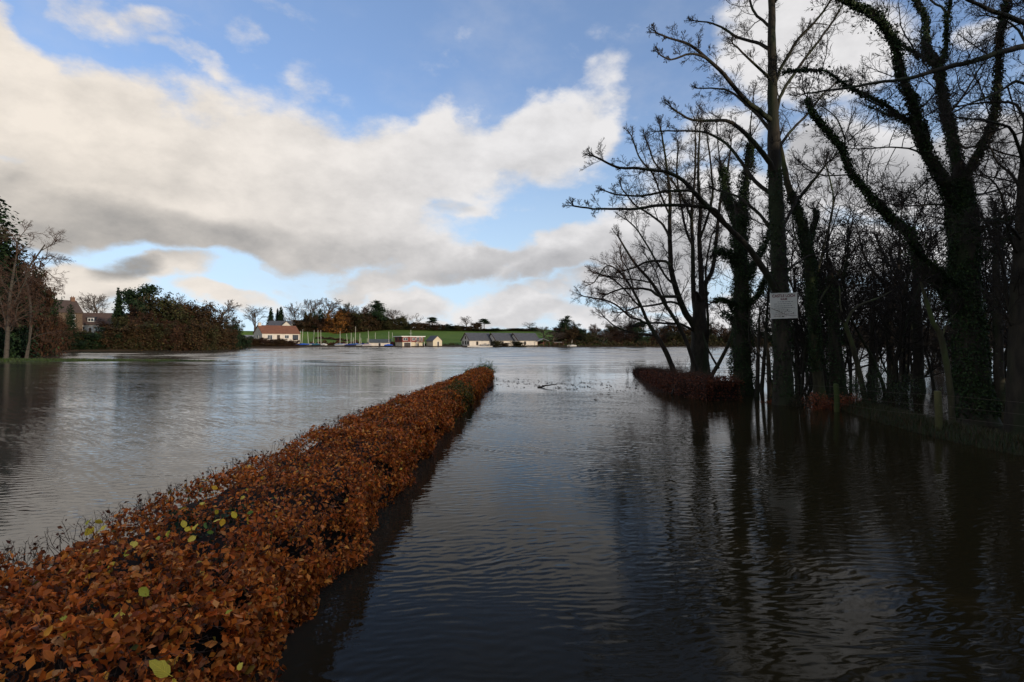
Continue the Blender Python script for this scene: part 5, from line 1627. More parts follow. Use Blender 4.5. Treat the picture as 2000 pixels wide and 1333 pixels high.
# sailing-club house
def clubhouse():
    y = 240.0
    t = thing("clubhouse", "two-storey red-brown boarded sailing clubhouse with flat white-edged roof over cream ground floor", "clubhouse", (X(799, y), y, 0.35), math.radians(38))
    L, W = 9.6, 6.6
    MB().box(-L / 2, L / 2, -W / 2, W / 2, -1.2, 1.75).build("ground_floor_wall", M_CREAM, t)
    MB().box(-L / 2 - .25, L / 2 + .25, -W / 2 - .3, W / 2 + .2, 1.75, 4.0).build("upper_floor_wall", M_REDWOOD, t)
    MB().box(-L / 2 - .75, L / 2 + .75, -W / 2 - .8, W / 2 + .6, 4.0, 4.16).build("roof", M_SLATE, t)
    MB().box(-L / 2 - .80, L / 2 + .80, -W / 2 - .87, -W / 2 - .80, 3.92, 4.24).box(-L / 2 - .87, -L / 2 - .80, -W / 2 - .87, W / 2 + .6, 3.92, 4.24).box(L / 2 + .80, L / 2 + .87, -W / 2 - .87, W / 2 + .6, 3.92, 4.24).build("fascia", M_FRAME, t)
    Lw, Ww = L + .5, W + .6
    for (u, z, w, h) in ((-3.6, 2.5, 2.0, .9), (.3, 2.5, 1.3, .9), (2.3, 2.1, 1.2, 1.6), (4.1, 2.1, .8, 1.6)):
        opening(t, "front", u, z, w, h, Lw, Ww, "window", M_FRAME, None, 1)
    for (u, z, w, h) in ((-1.8, 2.5, 1.3, .9), (1.6, 2.5, 1.3, .9)):
        opening(t, "left", u, z, w, h, Lw, Ww, "window", M_DARKFRAME, None, 1)
    opening(t, "front", -2.6, -.2, 3.0, 1.7, L, W, "door", M_FRAME, M_DARKDOOR)
    opening(t, "front", 2.2, .1, 1.2, 1.0, L, W, "window", M_DARKFRAME)
    MB().box(1.2, L / 2 + .25, -W / 2 - 1.2, -W / 2 - .3, 1.72, 1.86).build("balcony_floor", M_BROWNWOOD, t)
    m = MB()
    for i in range(9):
        m.box(1.25 + i * .46, 1.31 + i * .46, -W / 2 - 1.19, -W / 2 - 1.13, 1.86, 2.6)
    m.box(1.2, L / 2 + .25, -W / 2 - 1.22, -W / 2 - 1.10, 2.6, 2.68).build("balcony_rail", M_BROWNWOOD, t)
    for u in (1.35, L / 2 + .1):
        MB().box(u - .07, u + .07, -W / 2 - 1.2, -W / 2 - 1.06, -1, 1.72).build("balcony_post", M_FRAME, t)
    p = link("flagpole_rod", None, loc=(0, 0, 0))
    bpy.data.objects.remove(p)
    f = thing("flagpole", "slim white flagpole with a yard standing before the red-brown clubhouse", "flagpole", (X(802.5, 234), 234, .2))
    kv, kq = tubes([(np.array([(0, 0, -.5), (0, 0, 3), (0, 0, 7.0)]), [.07, .06, .04])], 8)
    link("pole", mesh_np("pole", kv, kq), M_FRAME, f)
    kv, kq = tubes([(np.array([(-.7, 0, 5.6), (0, 0, 5.6), (.7, 0, 5.6)]), [.035, .04, .035])], 6)
    link("yard", mesh_np("yard", kv, kq), M_FRAME, f)
clubhouse()

gable_house("low_shed", "long low white shed with a dark roof at the water's edge among the boats", 742, 240, 10, 8.6, 4.2, 1.35, 1.2, M_WHITE, M_TEALROOF, [("front", 0, -.1, .9, 1.1, "door")], z=.55, cat="shed")
gable_house("boathouse", "small white gabled boathouse with a dark doorway beside the clubhouse", 848, 240, 66, 5.6, 4.4, 2.3, 1.9, M_CREAM, M_SLATE,
    [("right", .3, -.1, .85, 1.9, "door")], z=.4, cat="boathouse").rotation_euler[2] = math.radians(-52)
for (px, y, L, lab, first) in ((930, 243, 10.5, "first long boathouse with a tall white windowed gable and slate roof", True), (979, 246, 10.0, "middle long boathouse with slate roof and brown timber gable", False), (1022, 249, 10.5, "last long boathouse with slate roof and brown timber gable next to the open barn", False)):
    op = [("front", -1.5, .5, .8, 1.4, "window", M_DARKFRAME), ("right", 0, .1, 2.6, 2.2, "door", M_BROWNWOOD, M_BROWNWOOD)]
    if first:
        op += [("left", -2.2, .9, .8, 1.1, "window", M_DARKFRAME), ("left", .2, .7, .9, 1.4, "window", M_DARKFRAME), ("left", 2.3, .9, 1.0, 1.1, "window", M_DARKFRAME), ("left", 0, 3.0, .7, 1.1, "window", M_DARKFRAME)]
    t = gable_house("long_boathouse", lab, px, y, 33, L, 7.2, 2.6, 2.9, M_WHITE, M_SLATE, op, .45, z=.35, cat="boathouse", barge=M_DARKWOOD)
    m = MB().prism([(-3.5, 2.5), (3.5, 2.5), (0, 5.4)], L / 2 + .02, L / 2 + .12, "x")
    m.build("timber_gable", M_BROWNWOOD, t)
    ov = MB().prism([(-3.9, 2.2), (0, 5.55), (0, 5.78), (-3.9, 2.43)], L / 2 + .3, L / 2 + 1.3, "x").prism([(3.9, 2.2), (0, 5.55), (0, 5.78), (3.9, 2.43)], L / 2 + .3, L / 2 + 1.3, "x")
    ov.build("roof_overhang", M_SLATE, t)

def open_barn():
    y = 250.0
    t = thing("open_barn", "low open-fronted barn with a shallow grey pitched roof past the long boathouses", "barn", (X(1058, y), y, .35), math.radians(14))
    r = MB()
    for sg in (-1, 1):
        r.prism([(sg * 3.0, 1.9), (0, 3.1), (0, 3.25), (sg * 3.0, 2.05)], -3.0, 3.0, "y")
    r.build("roof", wall_mat("grey_sheet_roof", (.30, .30, .31)), t)
    MB().box(-2.8, 2.8, 2.7, 2.85, -1, 2.0).build("back_wall", M_DARKWOOD, t)
    for x in (-2.7, 0, 2.7):
        MB().box(x - .1, x + .1, -2.8, -2.6, -1, 2.1).build("post", M_BROWNWOOD, t)
    y = 251.0
    t = thing("lean_to_shed", "low flat-roofed grey shed between the open barn and the wood", "shed", (X(1091, y), y, .4), math.radians(6))
    MB().box(-2.2, 2.2, -1.2, 1.2, -1, 1.5).build("wall", M_DARKWOOD, t)
    MB().box(-2.5, 2.5, -1.5, 1.4, 1.5, 1.62).build("roof", wall_mat("pale_sheet_roof", (.40, .38, .36)), t)
open_barn()

# ------------------------------------------------------------------ boats drawn up along the far shore
def fabric(name, c):
    return mat_noise(name, c, tuple(v * .75 for v in c), 3.0, .8, .3)
M_MAST = mat("pale_mast", (.62, .58, .50), .45, .4)
M_HULL = mat("white_hull", (.62, .62, .60), .4, .5)
M_HULLB = mat("dark_hull", (.05, .05, .055), .5, .4)
BLUE, DKBLUE, TEAL, GREYB, PINK, WHITEC = fabric("blue_cover", (.015, .11, .55)), fabric("navy_cover", (.02, .05, .22)), fabric("teal_cover", (.02, .13, .19)), fabric("grey_blue_cover", (.16, .20, .28)), fabric("pale_pink_cover", (.42, .32, .32)), fabric("white_cover", (.66, .62, .55))

def boat(label, px, y, rot, L, cover, mast=None, hull=None, z=0.12, name="dinghy"):
    """open dinghy: curved hull, a cover tented over the boom, and a mast; mast = (foot px, top px, top py)"""
    x = X(px, y)
    z = max(z, gh(x, y) - .03) if y < 239 and px < 730 else z
    t = thing(name, label, "boat", (x, y, z), math.radians(rot), group="boats drawn up along the far shore")
    B = L * .19
    st = 9
    V, Q = [], []
    for i in range(st):
        u = i / (st - 1)
        w = B * (math.sin(math.pi * (.16 + .84 * (1 - u)) ** .8 * .98) ** .6 if u < 1 else .03)
        w = max(.03, w)
        kz = .05 + .25 * u ** 3
        top = .55 + .18 * u ** 2
        for (a, zz) in ((-1, top), (-.92, top * .55 + kz * .4), (-.5, kz + .03), (0, kz - .04), (.5, kz + .03), (.92, top * .55 + kz * .4), (1, top)):
            V.append(((u - .5) * L, a * w, zz))
    for i in range(st - 1):
        for j in range(6):
            a = i * 7 + j
            Q.append((a, a + 1, a + 8, a + 7))
    T = [(0, j + 1, j) for j in range(1, 6)]
    link("hull", mesh_np("hull", V, Q, T), hull or (M_HULL if cover in (GREYB, PINK, WHITEC, None) else M_HULLB), t)
    if cover is not None:
        V2, Q2 = [], []
        for i in range(st):
            u = i / (st - 1)
            e1, e2 = V[i * 7], V[i * 7 + 6]
            ridge = .72 + .38 * math.sin(math.pi * min(1, u * 1.05)) + .08 * u + .03 * math.sin(u * 17)
            for s in range(5):
                q = s / 4
                V2.append((e1[0] * 1.02, (e1[1] + (e2[1] - e1[1]) * q) * 1.06, e1[2] - .03 + (ridge - e1[2]) * (1 - abs(2 * q - 1)) ** .8 if 0 < s < 4 else e1[2] - .12))
        for i in range(st - 1):
            for s in range(4):
                a = i * 5 + s
                Q2.append((a, a + 1, a + 6, a + 5))
        link("cover", mesh_np("cover", V2, Q2), cover, t)
    if mast:
        fx, tx, ty = mast
        ca, sa = math.cos(math.radians(-rot)), math.sin(math.radians(-rot))
        def loc(px_, z_):
            dx = X(px_, y) - x
            return (dx * ca, dx * sa, z_)
        zt = CZ + (HOR - ty) / F * y - z
        a, b = np.array(loc(fx, .3)), np.array(loc(tx, zt))
        kv, kq = tubes([(np.array([a, a * .5 + b * .5, b]), [.085, .075, .05])], 6)
        link("mast", mesh_np("mast", kv, kq), M_MAST, t)
        kv, kq = tubes([(np.array([a + np.array([0, 0, .6]), a + np.array([-L * .22, 0, .66]), a + np.array([-L * .42, 0, .70])]), [.05, .05, .04])], 6)
        link("boom", mesh_np("boom", kv, kq), M_MAST, t)
    return t

boat("bright blue covered dinghy beside the russet bushes", 592, 233.5, 8, 4.9, BLUE, (589.5, 591.5, 643.5))
boat("dinghy hidden behind the bright blue one, its thin mast first in the row", 585, 236.5, 20, 4.2, DKBLUE, (584.5, 584, 647))
boat("dinghy behind the bright blue one with a stout upright mast", 588, 238, -12, 4.2, TEAL, (586.8, 587, 647))
boat("dinghy with a short thick pale mast leaning slightly beside the bright blue cover", 603, 236, 12, 4.0, GREYB, (602.5, 600.8, 648.5))
boat("small dinghy with its mast raked towards the teal cover", 612, 236.5, -10, 4.0, DKBLUE, (611.5, 613.8, 645.5))
boat("teal covered dinghy between the blue cover and the white one", 619, 234, 6, 4.0, TEAL, (621.5, 621, 645))
boat("white covered dinghy standing high next to the teal one", 632, 233.5, -22, 3.8, WHITEC, (627, 626.5, 645.5), z=.35)
boat("low pale dinghy lying before the dark bank with the whitest mast", 664, 234, 4, 4.6, GREYB, (664.2, 664.3, 647.3), hull=M_HULL)
boat("pale pinkish covered dinghy next to the navy one", 671, 234.5, -8, 3.6, PINK, (678.5, 677, 652.3))
boat("navy covered dinghy in the middle of the row", 685, 233.5, 5, 4.6, DKBLUE, (685.6, 686, 650))
boat("dinghy hidden behind the navy cover, with a short mast", 690, 237, 15, 3.8, TEAL, (690, 690.2, 659.5))
boat("grey-blue covered dinghy just past the navy one", 701, 234, -6, 3.8, GREYB, (702.2, 703, 651))
boat("dinghy behind the grey-blue cover carrying the tallest slanting mast", 696, 238.5, 25, 4.4, BLUE, (693.6, 694.6, 638))
boat("dinghy with a stubby mast before the red-brown bank", 708, 237, -14, 3.6, DKBLUE, (705.3, 704.6, 660))
boat("pink-white covered dinghy beside the end of the low white shed", 716, 233.5, 7, 4.0, PINK, (720.8, 719, 646.5))
boat("dinghy behind the pink-white cover, only its short mast standing out", 718, 238, 12, 3.6, GREYB, (717.4, 717.2, 661))
boat("dinghy parked behind the low white shed", 733, 245, 10, 4.0, GREYB, (733, 733, 650))
boat("blue covered dinghy before the low white shed, near the clubhouse", 759, 233, 4, 3.6, BLUE, (759.6, 759.4, 648))
boat("dinghy parked between the low white shed and the clubhouse", 764, 243, -15, 4.0, TEAL, (766.4, 766.4, 650))
boat("small white sailing boat with a bare mast moored off the wood past the barns", 1117, 240, 10, 4.2, WHITEC, (1116.5, 1117.5, 664), z=-.12)
boat("dark low rowing boat lying at the inner end of the white jetty", 888, 236, 3, 5.0, None, None, M_HULLB, z=-.1, name="rowing_boat")
t = thing("jetty", "long low white floating jetty in front of the first long boathouse", "jetty", (X(938, 234.5), 234.5, 0))
MB().box(-5.3, 5.3, -.9, .9, -.35, .42).build("float", wall_mat("white_float", (.60, .57, .52)), t)
MB().box(-5.4, 5.4, -1.0, 1.0, .42, .52).build("deck", wall_mat("pale_boards", (.58, .52, .45)), t)
for x in (-4.8, 0, 4.8):
    MB().box(x - .1, x + .1, .95, 1.15, -1.2, 1.1).build("mooring_post", M_BROWNWOOD, t)
t = thing("container", "red-brown painted box shed wedged between the low white shed and the clubhouse", "shed", (X(764, 241), 241, .45), math.radians(12))
MB().box(-1.0, 1.0, -1.0, 1.0, -.8, 1.7).build("wall", M_REDWOOD, t)
MB().box(-1.1, 1.1, -1.1, 1.1, 1.7, 1.78).build("roof", M_DARKWOOD, t)
MB().box(-.5, .5, -1.06, -1.02, -.3, 1.5).build("door", M_DARKWOOD, t)

# russet bank behind the boats
def bank(name, label, cat, x0, x1, yf, h, cols, n, size, depth=2.0, obj_kind=None, z0=None):
    rs = np.random.RandomState(len(label))
    x = rs.uniform(x0, x1, n)
    y = yf(x) + rs.uniform(-depth / 2, depth / 2, n)
    z = ground_h(x, y) if z0 is None else np.full(n, z0)
    zz = z + rs.uniform(0, 1, n) ** .7 * h * (.7 + .3 * np.sin(x * .9) + .2 * np.sin(x * 2.3))
    nr = np.stack([rs.normal(0, .4, n), np.full(n, -.6), np.full(n, .8)], 1)
    pk = scatter(LEAF2, np.stack([x, y, zz], 1), nr, rs.uniform(size * .6, size * 1.3, n), palette(rs, n, cols), rs, .7)
    c = np.array([(x0 + x1) / 2, float(yf((x0 + x1) / 2)), 0])
    o = link(name, mesh_np(name, pk[0] - c, pk[1], pk[2], pk[3], pk[4]), M_FAR, loc=tuple(c))
    if obj_kind:
        kind(o, obj_kind)
    else:
        tag(o, label, cat)
    return o
bank("bramble_hedge", "long dark red-brown bramble hedge behind the row of masts", "hedge", X(606, 243), X(772, 243), lambda x: 243 + 0 * x, 1.9, RUST + [(.10, .03, .018)], 2600, .5)
bank("field_hedge", "thin dark hedge slanting down across the green field behind the masts", "hedge", X(592, 268), X(690, 268), lambda x: 285 - (x - X(592, 268)) * 1.0, 1.0, RUST, 1400, .45)
bank("shore_scrub", "low olive scrub along the waterline between the clubhouse and the long boathouses", "scrub", X(824, 240), X(905, 240), lambda x: 243.0 + 0 * x, 1.1, OLIVE, 900, .4)
bank("shore_scrub", "low brown reedy scrub along the foot of the far wood", "scrub", X(1062, 246), X(1700, 262), lambda x: np.interp(x, SHX, SHY) - .6, 2.4, BROWN + OLIVE, 6000, .6)

# ------------------------------------------------------------------ the notice on the tall tree
def notice():
    y = 21.50
    t = thing("notice_board", "weathered white notice board lettered in dark red, fixed high on the tall straight tree", "sign", P(1531, 597.5, y), math.radians(-2))
    t.rotation_euler = (0, math.radians(-2.0), math.radians(3))
    w, h = .515, .475
    M_BOARD = mat_noise("weathered_white_board", (.66, .63, .56), (.48, .47, .40), 2.2, .7, .1, lo=.4, hi=.8)
    MB().box(-w, w, -.012, .012, -h, h).build("board", M_BOARD, t)
    m = MB()
    for (a, b, c, d) in ((-w - .01, w + .01, h, h + .02), (-w - .01, w + .01, -h - .02, -h), (-w - .015, -w, -h, h), (w, w + .015, -h, h)):
        m.box(a, b, -.018, .018, c, d)
    m.build("edging", mat("pale_edge", (.55, .53, .47), .7), t)
    MB().box(-.06, .06, .012, .30, .10, .18).box(-.06, .06, .012, .30, -.25, -.17).build("bracket", M_DARKWOOD, t)
    red, blk = mat("dark_red_lettering", (.13, .015, .02), .7), mat("faded_black_lettering", (.07, .065, .06), .7)
    def words(txt, size, z, m, width):
        cu = bpy.data.curves.new("lettering", "FONT")
        cu.body = txt
        cu.size = size
        cu.align_x = "CENTER"
        cu.extrude = .0015
        cu.offset = .004
        tmp = bpy.data.objects.new("lettering_source", cu)
        me = bpy.data.meshes.new_from_object(tmp)
        bpy.data.objects.remove(tmp)
        xs = [v.co.x for v in me.vertices]
        k = width / (max(xs) - min(xs))
        for v in me.vertices:
            v.co = (v.co.x * k, -.0145 - v.co.z, z + v.co.y)
        me.name = "lettering"
        o = link("lettering", me, m, t)
        return o
    words("CASTLE LOCH", .150, .33, red, .90)
    words("RULES", .085, .225, red, .26)
    # the lines below are too weathered to read: broken strokes of paint
    rnd = random.Random(4)
    z = .150
    for ln, (x0, x1) in enumerate(((-.25, .36), (-.40, .28), (-.40, .32), (-.40, .42), (-.38, .20), (-.34, .30), (-.36, .38), (-.40, .10))):
        m = MB()
        x = x0
        while x < x1:
            wl = rnd.uniform(.05, .13)
            xe = min(x + wl, x1)
            u = x
            while u < xe - .006:
                m.box(u, min(u + rnd.uniform(.006, .012), xe), -.0155, -.0125, z - rnd.uniform(.008, .013), z + rnd.uniform(.008, .014))
                u += .016
            m.box(x, xe, -.0152, -.0125, z - .003, z + .002)
            x = xe + .022
        m.build("faded_line", red if ln > 5 else blk, t)
        z -= .078
    # a bare twig hangs across the board
    out = []
    s = np.array([P(1507, 603, 21.3), P(1522, 609, 21.25), P(1534, 615, 21.2), P(1547, 617, 21.2), P(1556, 617, 21.25)])
    br = [(s, [.010, .009, .008, .007, .005]), (np.array([P(1532, 614, 21.2), P(1533, 609, 21.18), P(1538, 605, 21.15)]), [.006, .005, .003])]
    V, Q = tubes(br, 5)
    c = np.array(P(1530, 612, 21.25))
    o = link("hanging_twig", mesh_np("hanging_twig", V - c, Q), M_TWIG, loc=tuple(c))
    tag(o, "thin bare twig hanging across the lower part of the notice board", "twig")
notice()

# ------------------------------------------------------------------ fence, bank and undergrowth on the near verge
M_POST = mat_noise("mossy_post", (.050, .050, .018), (.085, .078, .030), 6, .85, .5, (1, 1, .25), c3=(.036, .05, .012))
def fence():
    t = thing("post_and_wire_fence", "mossy wooden post and wire fence half drowned along the verge", "fence", (11.4, 14.9, 0))
    L0 = Vector(t.location)
    tops = []
    for (px, y, top, w) in ((1833, 14.9, 764, 13), (1634, 19.7, 750, 10), (1506, 25.5, 741, 8)):
        x = X(px, y)
        zt = CZ - (top - HOR) / F * y
        r = w / F * y * .5
        pts = np.array([(x, y, -.6), (x + .01, y, zt * .5), (x - .02, y + .01, zt - .03), (x - .02, y + .01, zt)])
        V, Q = tubes([(pts, [r * 1.02, r, r * .98, r * .80])], 10)
        V = V - np.array(L0)
        n = len(V)
        o = link("post", mesh_np("post", np.vstack([V, V[-10:].mean(0)]), Q, [(n - 10 + i, n - 10 + (i + 1) % 10, n) for i in range(10)]), M_POST, t)
        tops.append((x, y, zt))
    a = (13.6, 9.5, 1.25)
    seq = [a] + tops
    for dz in (-.10, -.38, -.66):
        pts = []
        for p, q in zip(seq[:-1], seq[1:]):
            for k in range(8):
                u = k / 8
                pts.append((p[0] + (q[0] - p[0]) * u - .07, p[1] + (q[1] - p[1]) * u, p[2] + (q[2] - p[2]) * u + dz - .05 * math.sin(math.pi * u)))
        pts.append((seq[-1][0] - .07, seq[-1][1], seq[-1][2] + dz))
        V, Q = tubes([(np.array(pts), np.full(len(pts), .003))], 4)
        link("wire", mesh_np("wire", V - np.array(L0), Q), mat("rusty_wire", (.09, .07, .055), .6), t)
fence()

def verge():
    ctr = spline([(12.6, 8.5, 0), (11.9, 11.0, 0), (11.5, 13.6, 0), (11.7, 16.0, 0), (12.1, 18.5, 0), (12.6, 20.5, 0)], .25)
    V, Q = [], []
    n = len(ctr)
    rs = np.random.RandomState(9)
    for i, c in enumerate(ctr):
        e = math.sin(math.pi * min(1, max(0, (n - i) / n * 1.0))) if False else min(1, (n - 1 - i) / 10)
        for j, (a, z) in enumerate(((-.75, -.35), (-.55, -.02), (-.25, .07), (.2, .12), (.7, .08), (1.1, -.05), (1.4, -.4))):
            V.append((c[0] + a + rs.normal(0, .05), c[1] + rs.normal(0, .04), z * (e if z > 0 else 1) + rs.normal(0, .025)))
    for i in range(n - 1):
        for j in range(6):
            a = i * 7 + j
            Q.append((a, a + 1, a + 8, a + 7))
    m = mat_noise("verge_turf", (.016, .014, .008), (.025, .03, .009), 5, .95, .6)
    kind(link("verge_ground", mesh_np("verge_ground", V, Q), m), "structure")
    # rough grass
    N = 16000
    i = rs.randint(0, n, N)
    a = rs.uniform(-.65, 1.2, N)
    bx = ctr[i, 0] + a
    by = ctr[i, 1] + rs.uniform(-.15, .15, N)
    bz = np.interp(a, [-.75, -.55, -.25, .2, .7, 1.1, 1.4], [-.35, -.02, .12, .18, .12, -.05, -.4])
    grass_blades("verge_grass", np.stack([bx, by, bz], 1), rs, .06, .22, .006, [(.020, .032, .008), (.035, .03, .012), (.028, .042, .010), (.055, .035, .015)])

M_GRASS = mat_leaf("grass_blade", .6, .3, .15)
def grass_blades(name, p, rs, h0, h1, w, cols, lean=.45):
    N = len(p)
    a = rs.uniform(0, 6.28, N)
    h = rs.uniform(h0, h1, N)
    d = np.stack([np.cos(a), np.sin(a), np.zeros(N)], 1)
    s = np.stack([-np.sin(a), np.cos(a), np.zeros(N)], 1)
    ln = rs.uniform(.1, lean, N)[:, None] * h[:, None]
    up = np.array([0, 0, 1.0])
    v0, v1 = p - s * w, p + s * w
    mid = p + d * ln * .4 + up * (h * .6)[:, None]
    v2, v3 = mid - s * w * .7, mid + s * w * .7
    v4 = p + d * ln * 1.4 + up * h[:, None]
    V = np.stack([v0, v1, v2, v3, v4], 1).reshape(-1, 3)
    o = (np.arange(N) * 5)[:, None]
    Q = o + np.array([[0, 1, 3, 2]])
    T = o + np.array([[2, 3, 4]])
    C = np.repeat(palette(rs, N, cols), 5, axis=0)
    return kind(link(name, mesh_np(name, V, Q, T, None, C), M_GRASS), "stuff")
verge()

def shrub(name, label, x, y, w, h, leaves, cols, size, stems=10, seed=1, z=0.0):
    rs = np.random.RandomState(seed)
    rnd = random.Random(seed)
    t = thing(name, label, "shrub", (x, y, z))
    out = []
    prm = dict(seg=[5, 3, 2], n=[6, 4], start=[.25, .2], ang=[.6, .7], ratio=[.5, .5], wig=[.15, .2, .2], trop=[.02, .02, 0], taper=[.4, .4, .5], rmin=.004, slim=.012, lev=3)
    for _ in range(stems):
        grow(out, (rnd.gauss(0, w * .2), rnd.gauss(0, w * .2), -.3), (rnd.gauss(0, .5), rnd.gauss(0, .5), 1), h * rnd.uniform(.8, 1.3), .010, 0, prm, rnd)
    V, Q = tubes(to_arrays(out), 3)
    link("twig_growth", mesh_np("twig_growth", V, Q), M_TWIGS, t)
    tips = np.array([tuple(b[1][k]) for b in out for k in range(1, len(b[1]))])
    i = rs.randint(0, len(tips), leaves)
    p = tips[i] + rs.normal(0, size * .9, (leaves, 3))
    p[:, 2] = np.maximum(p[:, 2], .02)
    pk = scatter(LEAF4, p, np.tile([0, -.3, 1.0], (leaves, 1)), rs.uniform(size * .7, size * 1.3, leaves), palette(rs, leaves, cols), rs, .9, .5)
    link("foliage", mesh_np("foliage", pk[0], pk[1], pk[2], pk[3], pk[4]), M_LEAF, t)
    return t
DEAD = [(.20, .045, .016), (.14, .034, .014), (.24, .07, .02)]
shrub("dead_leaved_shrub", "low shrub of dead orange leaves beside the shorter mossy post", X(1618, 20.4), 20.4, .8, .75, 1100, DEAD, .06, 10, 51)
shrub("dead_leaved_shrub", "low sprawling branch of dead orange leaves behind the shorter mossy post", X(1660, 21.6), 21.6, 1.0, .55, 900, DEAD, .06, 9, 52)
shrub("dead_leaved_shrub", "small clump of dead orange leaves at the foot of the notice board tree", X(1515, 22.8), 22.8, .5, .35, 260, DEAD, .055, 6, 53)
shrub("holly_shrub", "dark green holly shrub between the pale sapling and the taller mossy post", X(1722, 19.5), 19.5, 1.0, 1.3, 2600, IVY, .06, 12, 54)
shrub("bramble", "tangled brown bramble mound at the water's edge by the taller mossy post", X(1775, 16.4), 16.4, .8, .40, 700, [(.07, .035, .018), (.04, .04, .014), (.10, .05, .02)], .045, 14, 55, .03)
shrub("bramble", "dark bramble mound at the root of the notice board tree", X(1552, 21.4), 21.4, .7, .50, 800, [(.03, .035, .012), (.05, .03, .014)], .05, 14, 56, 0)
shrub("bramble", "low bramble mound under the leaning ivy trunk", X(1592, 23.0), 23.0, .6, .45, 500, [(.03, .035, .012), (.06, .03, .014)], .05, 10, 57, 0)
shrub("drowned_shrub", "bare drowned twigs poking out beside the point of the second hedge", X(1250, 39.0), 39.0, 1.4, 1.1, 60, DEAD, .05, 14, 58, 0)
shrub("drowned_shrub", "single drowned twig spray standing out in the open water", X(1122, 36.5), 36.5, .25, 1.0, 8, DEAD, .04, 2, 59, 0)
shrub("drowned_shrub", "bare drowned twigs just short of the many-stemmed trunk", X(1330, 40.0), 40.0, 1.2, 1.3, 90, DEAD, .05, 12, 60, 0)
shrub("box_bush", "clipped green end of the hedge turned across the far tip of the long beech hedge", -1.85, 36.6, .75, 1.12, 5200, [(.06, .14, .02), (.08, .17, .025), (.045, .10, .016)], .06, 26, 61, 0)

# ------------------------------------------------------------------ grassy bank awash, floating scraps
def washed_bank():
    rs = np.random.RandomState(12)
    pts = spline([(-95, 67.0, 0), (-75, 68.5, 0), (-60, 69.0, 0), (-50, 69.3, 0), (-42, 69.6, 0), (-36, 70, 0)], 1.0)
    n = len(pts)
    V, Q = [], []
    for i, c in enumerate(pts):
        e = np.interp(i / (n - 1), [0, .55, .85, 1], [1, .8, .35, -.2])
        for (a, z) in ((-2.2, -.4), (-1.1, .05), (0, .34), (1.4, .05), (2.6, -.4)):
            V.append((c[0], c[1] + a, z * e + rs.normal(0, .03) if z > 0 else z))
    for i in range(n - 1):
        for j in range(4):
            a = i * 5 + j
            Q.append((a, a + 1, a + 6, a + 5))
    kind(link("grass_bank_ground", mesh_np("grass_bank_ground", V, Q), mat_noise("bank_turf", (.026, .042, .010), (.036, .056, .012), 2, .95, .5)), "structure")
    N = 15000
    x = rs.uniform(-90, -36, N)
    a = rs.uniform(-1.2, 1.6, N)
    y = np.interp(x, pts[:, 0], pts[:, 1]) + a
    e = np.interp(x, [-95, -62, -44, -36], [1, .8, .35, -.1])
    z = np.interp(a, [-1.2, 0, 1.6], [.02, .34, .03]) * e - .04
    k = rs.uniform(0, 1, N) < np.clip(e + .15, 0, 1)
    grass_blades("bank_grass", np.stack([x, y, z], 1)[k], rs, .10, .28, .03, [(.032, .058, .011), (.042, .070, .014), (.04, .05, .014)])
    # flooded grass tips further along, drawn out in thin lines
    P_ = []
    for (xa, xb, yy, d, m) in ((-36, -24, 66.5, .9, 500), (-27, -16, 68.5, 2.6, 1500), (-25, -17, 64.5, 1.4, 700), (-22, -4.5, 62.5, 1.0, 600), (-58, -40, 92.0, .8, 500), (-100, -70, 112.0, 1.2, 700), (3.2, 6.2, 42.0, .5, 120)):
        P_.append(np.stack([rs.uniform(xa, xb, m), yy + rs.normal(0, d, m), np.full(m, -.06)], 1))
    grass_blades("drowned_grass", np.concatenate(P_), rs, .04, .13, .014, [(.035, .045, .015), (.05, .04, .02), (.045, .06, .016)], .9)
washed_bank()

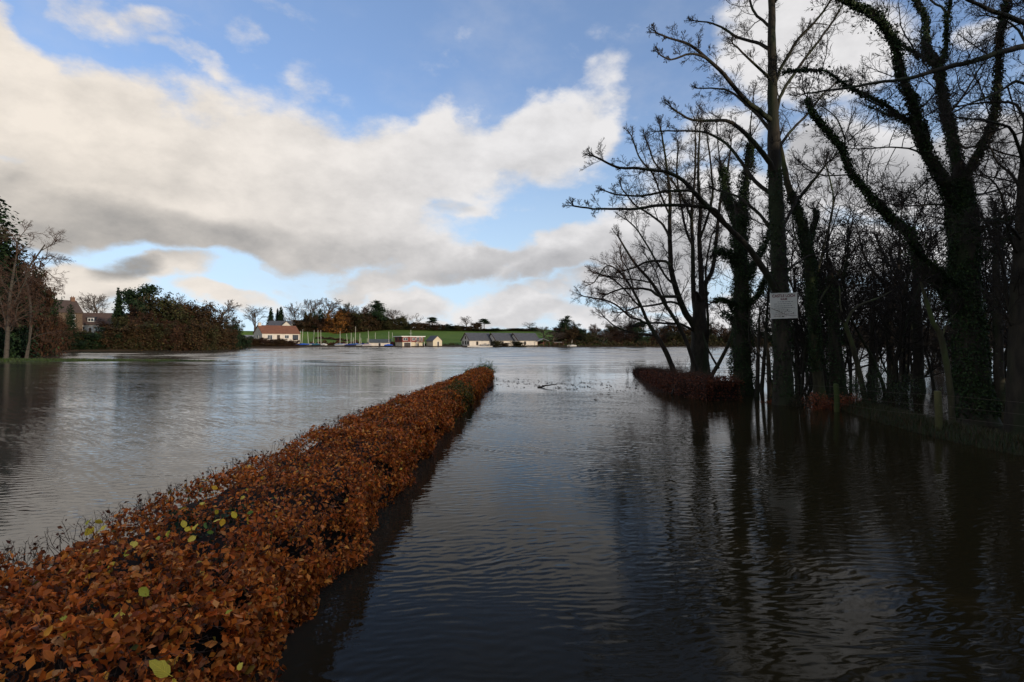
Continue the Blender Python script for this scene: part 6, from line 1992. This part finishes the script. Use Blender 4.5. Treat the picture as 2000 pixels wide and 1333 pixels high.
def scraps():
    """leaves, reed and twig bits drifted together on the water between the hedges"""
    rs = np.random.RandomState(14)
    n = 1700
    t = rs.uniform(0, 1, n)
    y = 33.5 - 4.5 * t + rs.normal(0, 2.4, n)
    x = -1.0 + 9.2 * t + rs.normal(0, .9, n)
    c = np.sin(x * 3.1 + y * 1.7) + np.sin(y * 4.3 - x) * .8
    k = rs.uniform(0, 1, n) < np.clip(.12 + .5 * c, .03, 1)
    x, y = x[k], y[k]
    m = len(x)
    p = np.stack([x, y, rs.uniform(.008, .03, m)], 1)
    pk = scatter(LEAF4, p, np.tile([0, 0, 1.0], (m, 1)), rs.uniform(.05, .22, m), palette(rs, m, [(.03, .02, .012), (.05, .03, .015), (.02, .018, .012)]), rs, .15)
    kind(link("floating_debris", mesh_np("floating_debris", pk[0], pk[1], pk[2], pk[3], pk[4]), M_LEAF), "stuff")
    for (px, py, L, a, lab) in ((1050, 757, 1.1, .1, "dark floating branch in the drift of scraps beyond the hedge end"), (953, 761, .35, .6, "dark stub of wood floating close beside the far end of the beech hedge"), (1312, 772, .7, 1.2, "short dark stick poking out of the water under the second hedge")):
        y = CZ * F / (py - HOR)
        x = X(px, y)
        out = []
        grow(out, (0, 0, .0), (math.cos(a), math.sin(a) * .6, .08 if a < .5 else .5), L, .05, 0, dict(seg=[5, 3], n=[4], start=[.2], ang=[.6], ratio=[.35], wig=[.15, .2], trop=[0, .1], taper=[.4, .4], rmin=.008, slim=.02, lev=2), RND)
        V, Q = tubes(to_arrays(out), 5)
        tag(link("floating_branch", mesh_np("floating_branch", V, Q), M_TWIGS, loc=(x, y, .01)), lab, "branch")
scraps()

# ------------------------------------------------------------------ the dense wood to the south-east whose shade lies over the hedge and the near water
def shade_wood():
    rs = np.random.RandomState(31)
    lobes, br = [], []
    for i in range(70):
        x, y = rs.uniform(27, 46), rs.uniform(-75, 22)
        if x / max(y, .1) < 1.15 and y > 0:
            x = y * 1.15 + rs.uniform(8, 20)
        h = rs.uniform(13, 19)
        for k in range(5):
            s = rs.uniform(1.8, 3.0)
            lobes.append((x + rs.normal(0, 1.6), y + rs.normal(0, 1.6), h * (.14 + .19 * k), s, s, s * 1.1))
        br.append((np.array([(x, y, -1), (x, y, h * .4), (x, y, h * .9)]), [.35, .3, .1]))
    pk = foliage_pack(rs, lobes, 42000, 1.0, DARKG + OLIVE, shell=.2)
    kind(link("woods", mesh_np("woods", pk[0], pk[1], pk[2], pk[3], pk[4]), M_FAR), "stuff")
    V, Q = tubes(br, 6)
    kind(link("woods_trunk_mass", mesh_np("woods_trunk_mass", V, Q), M_BARK), "stuff")
shade_wood()
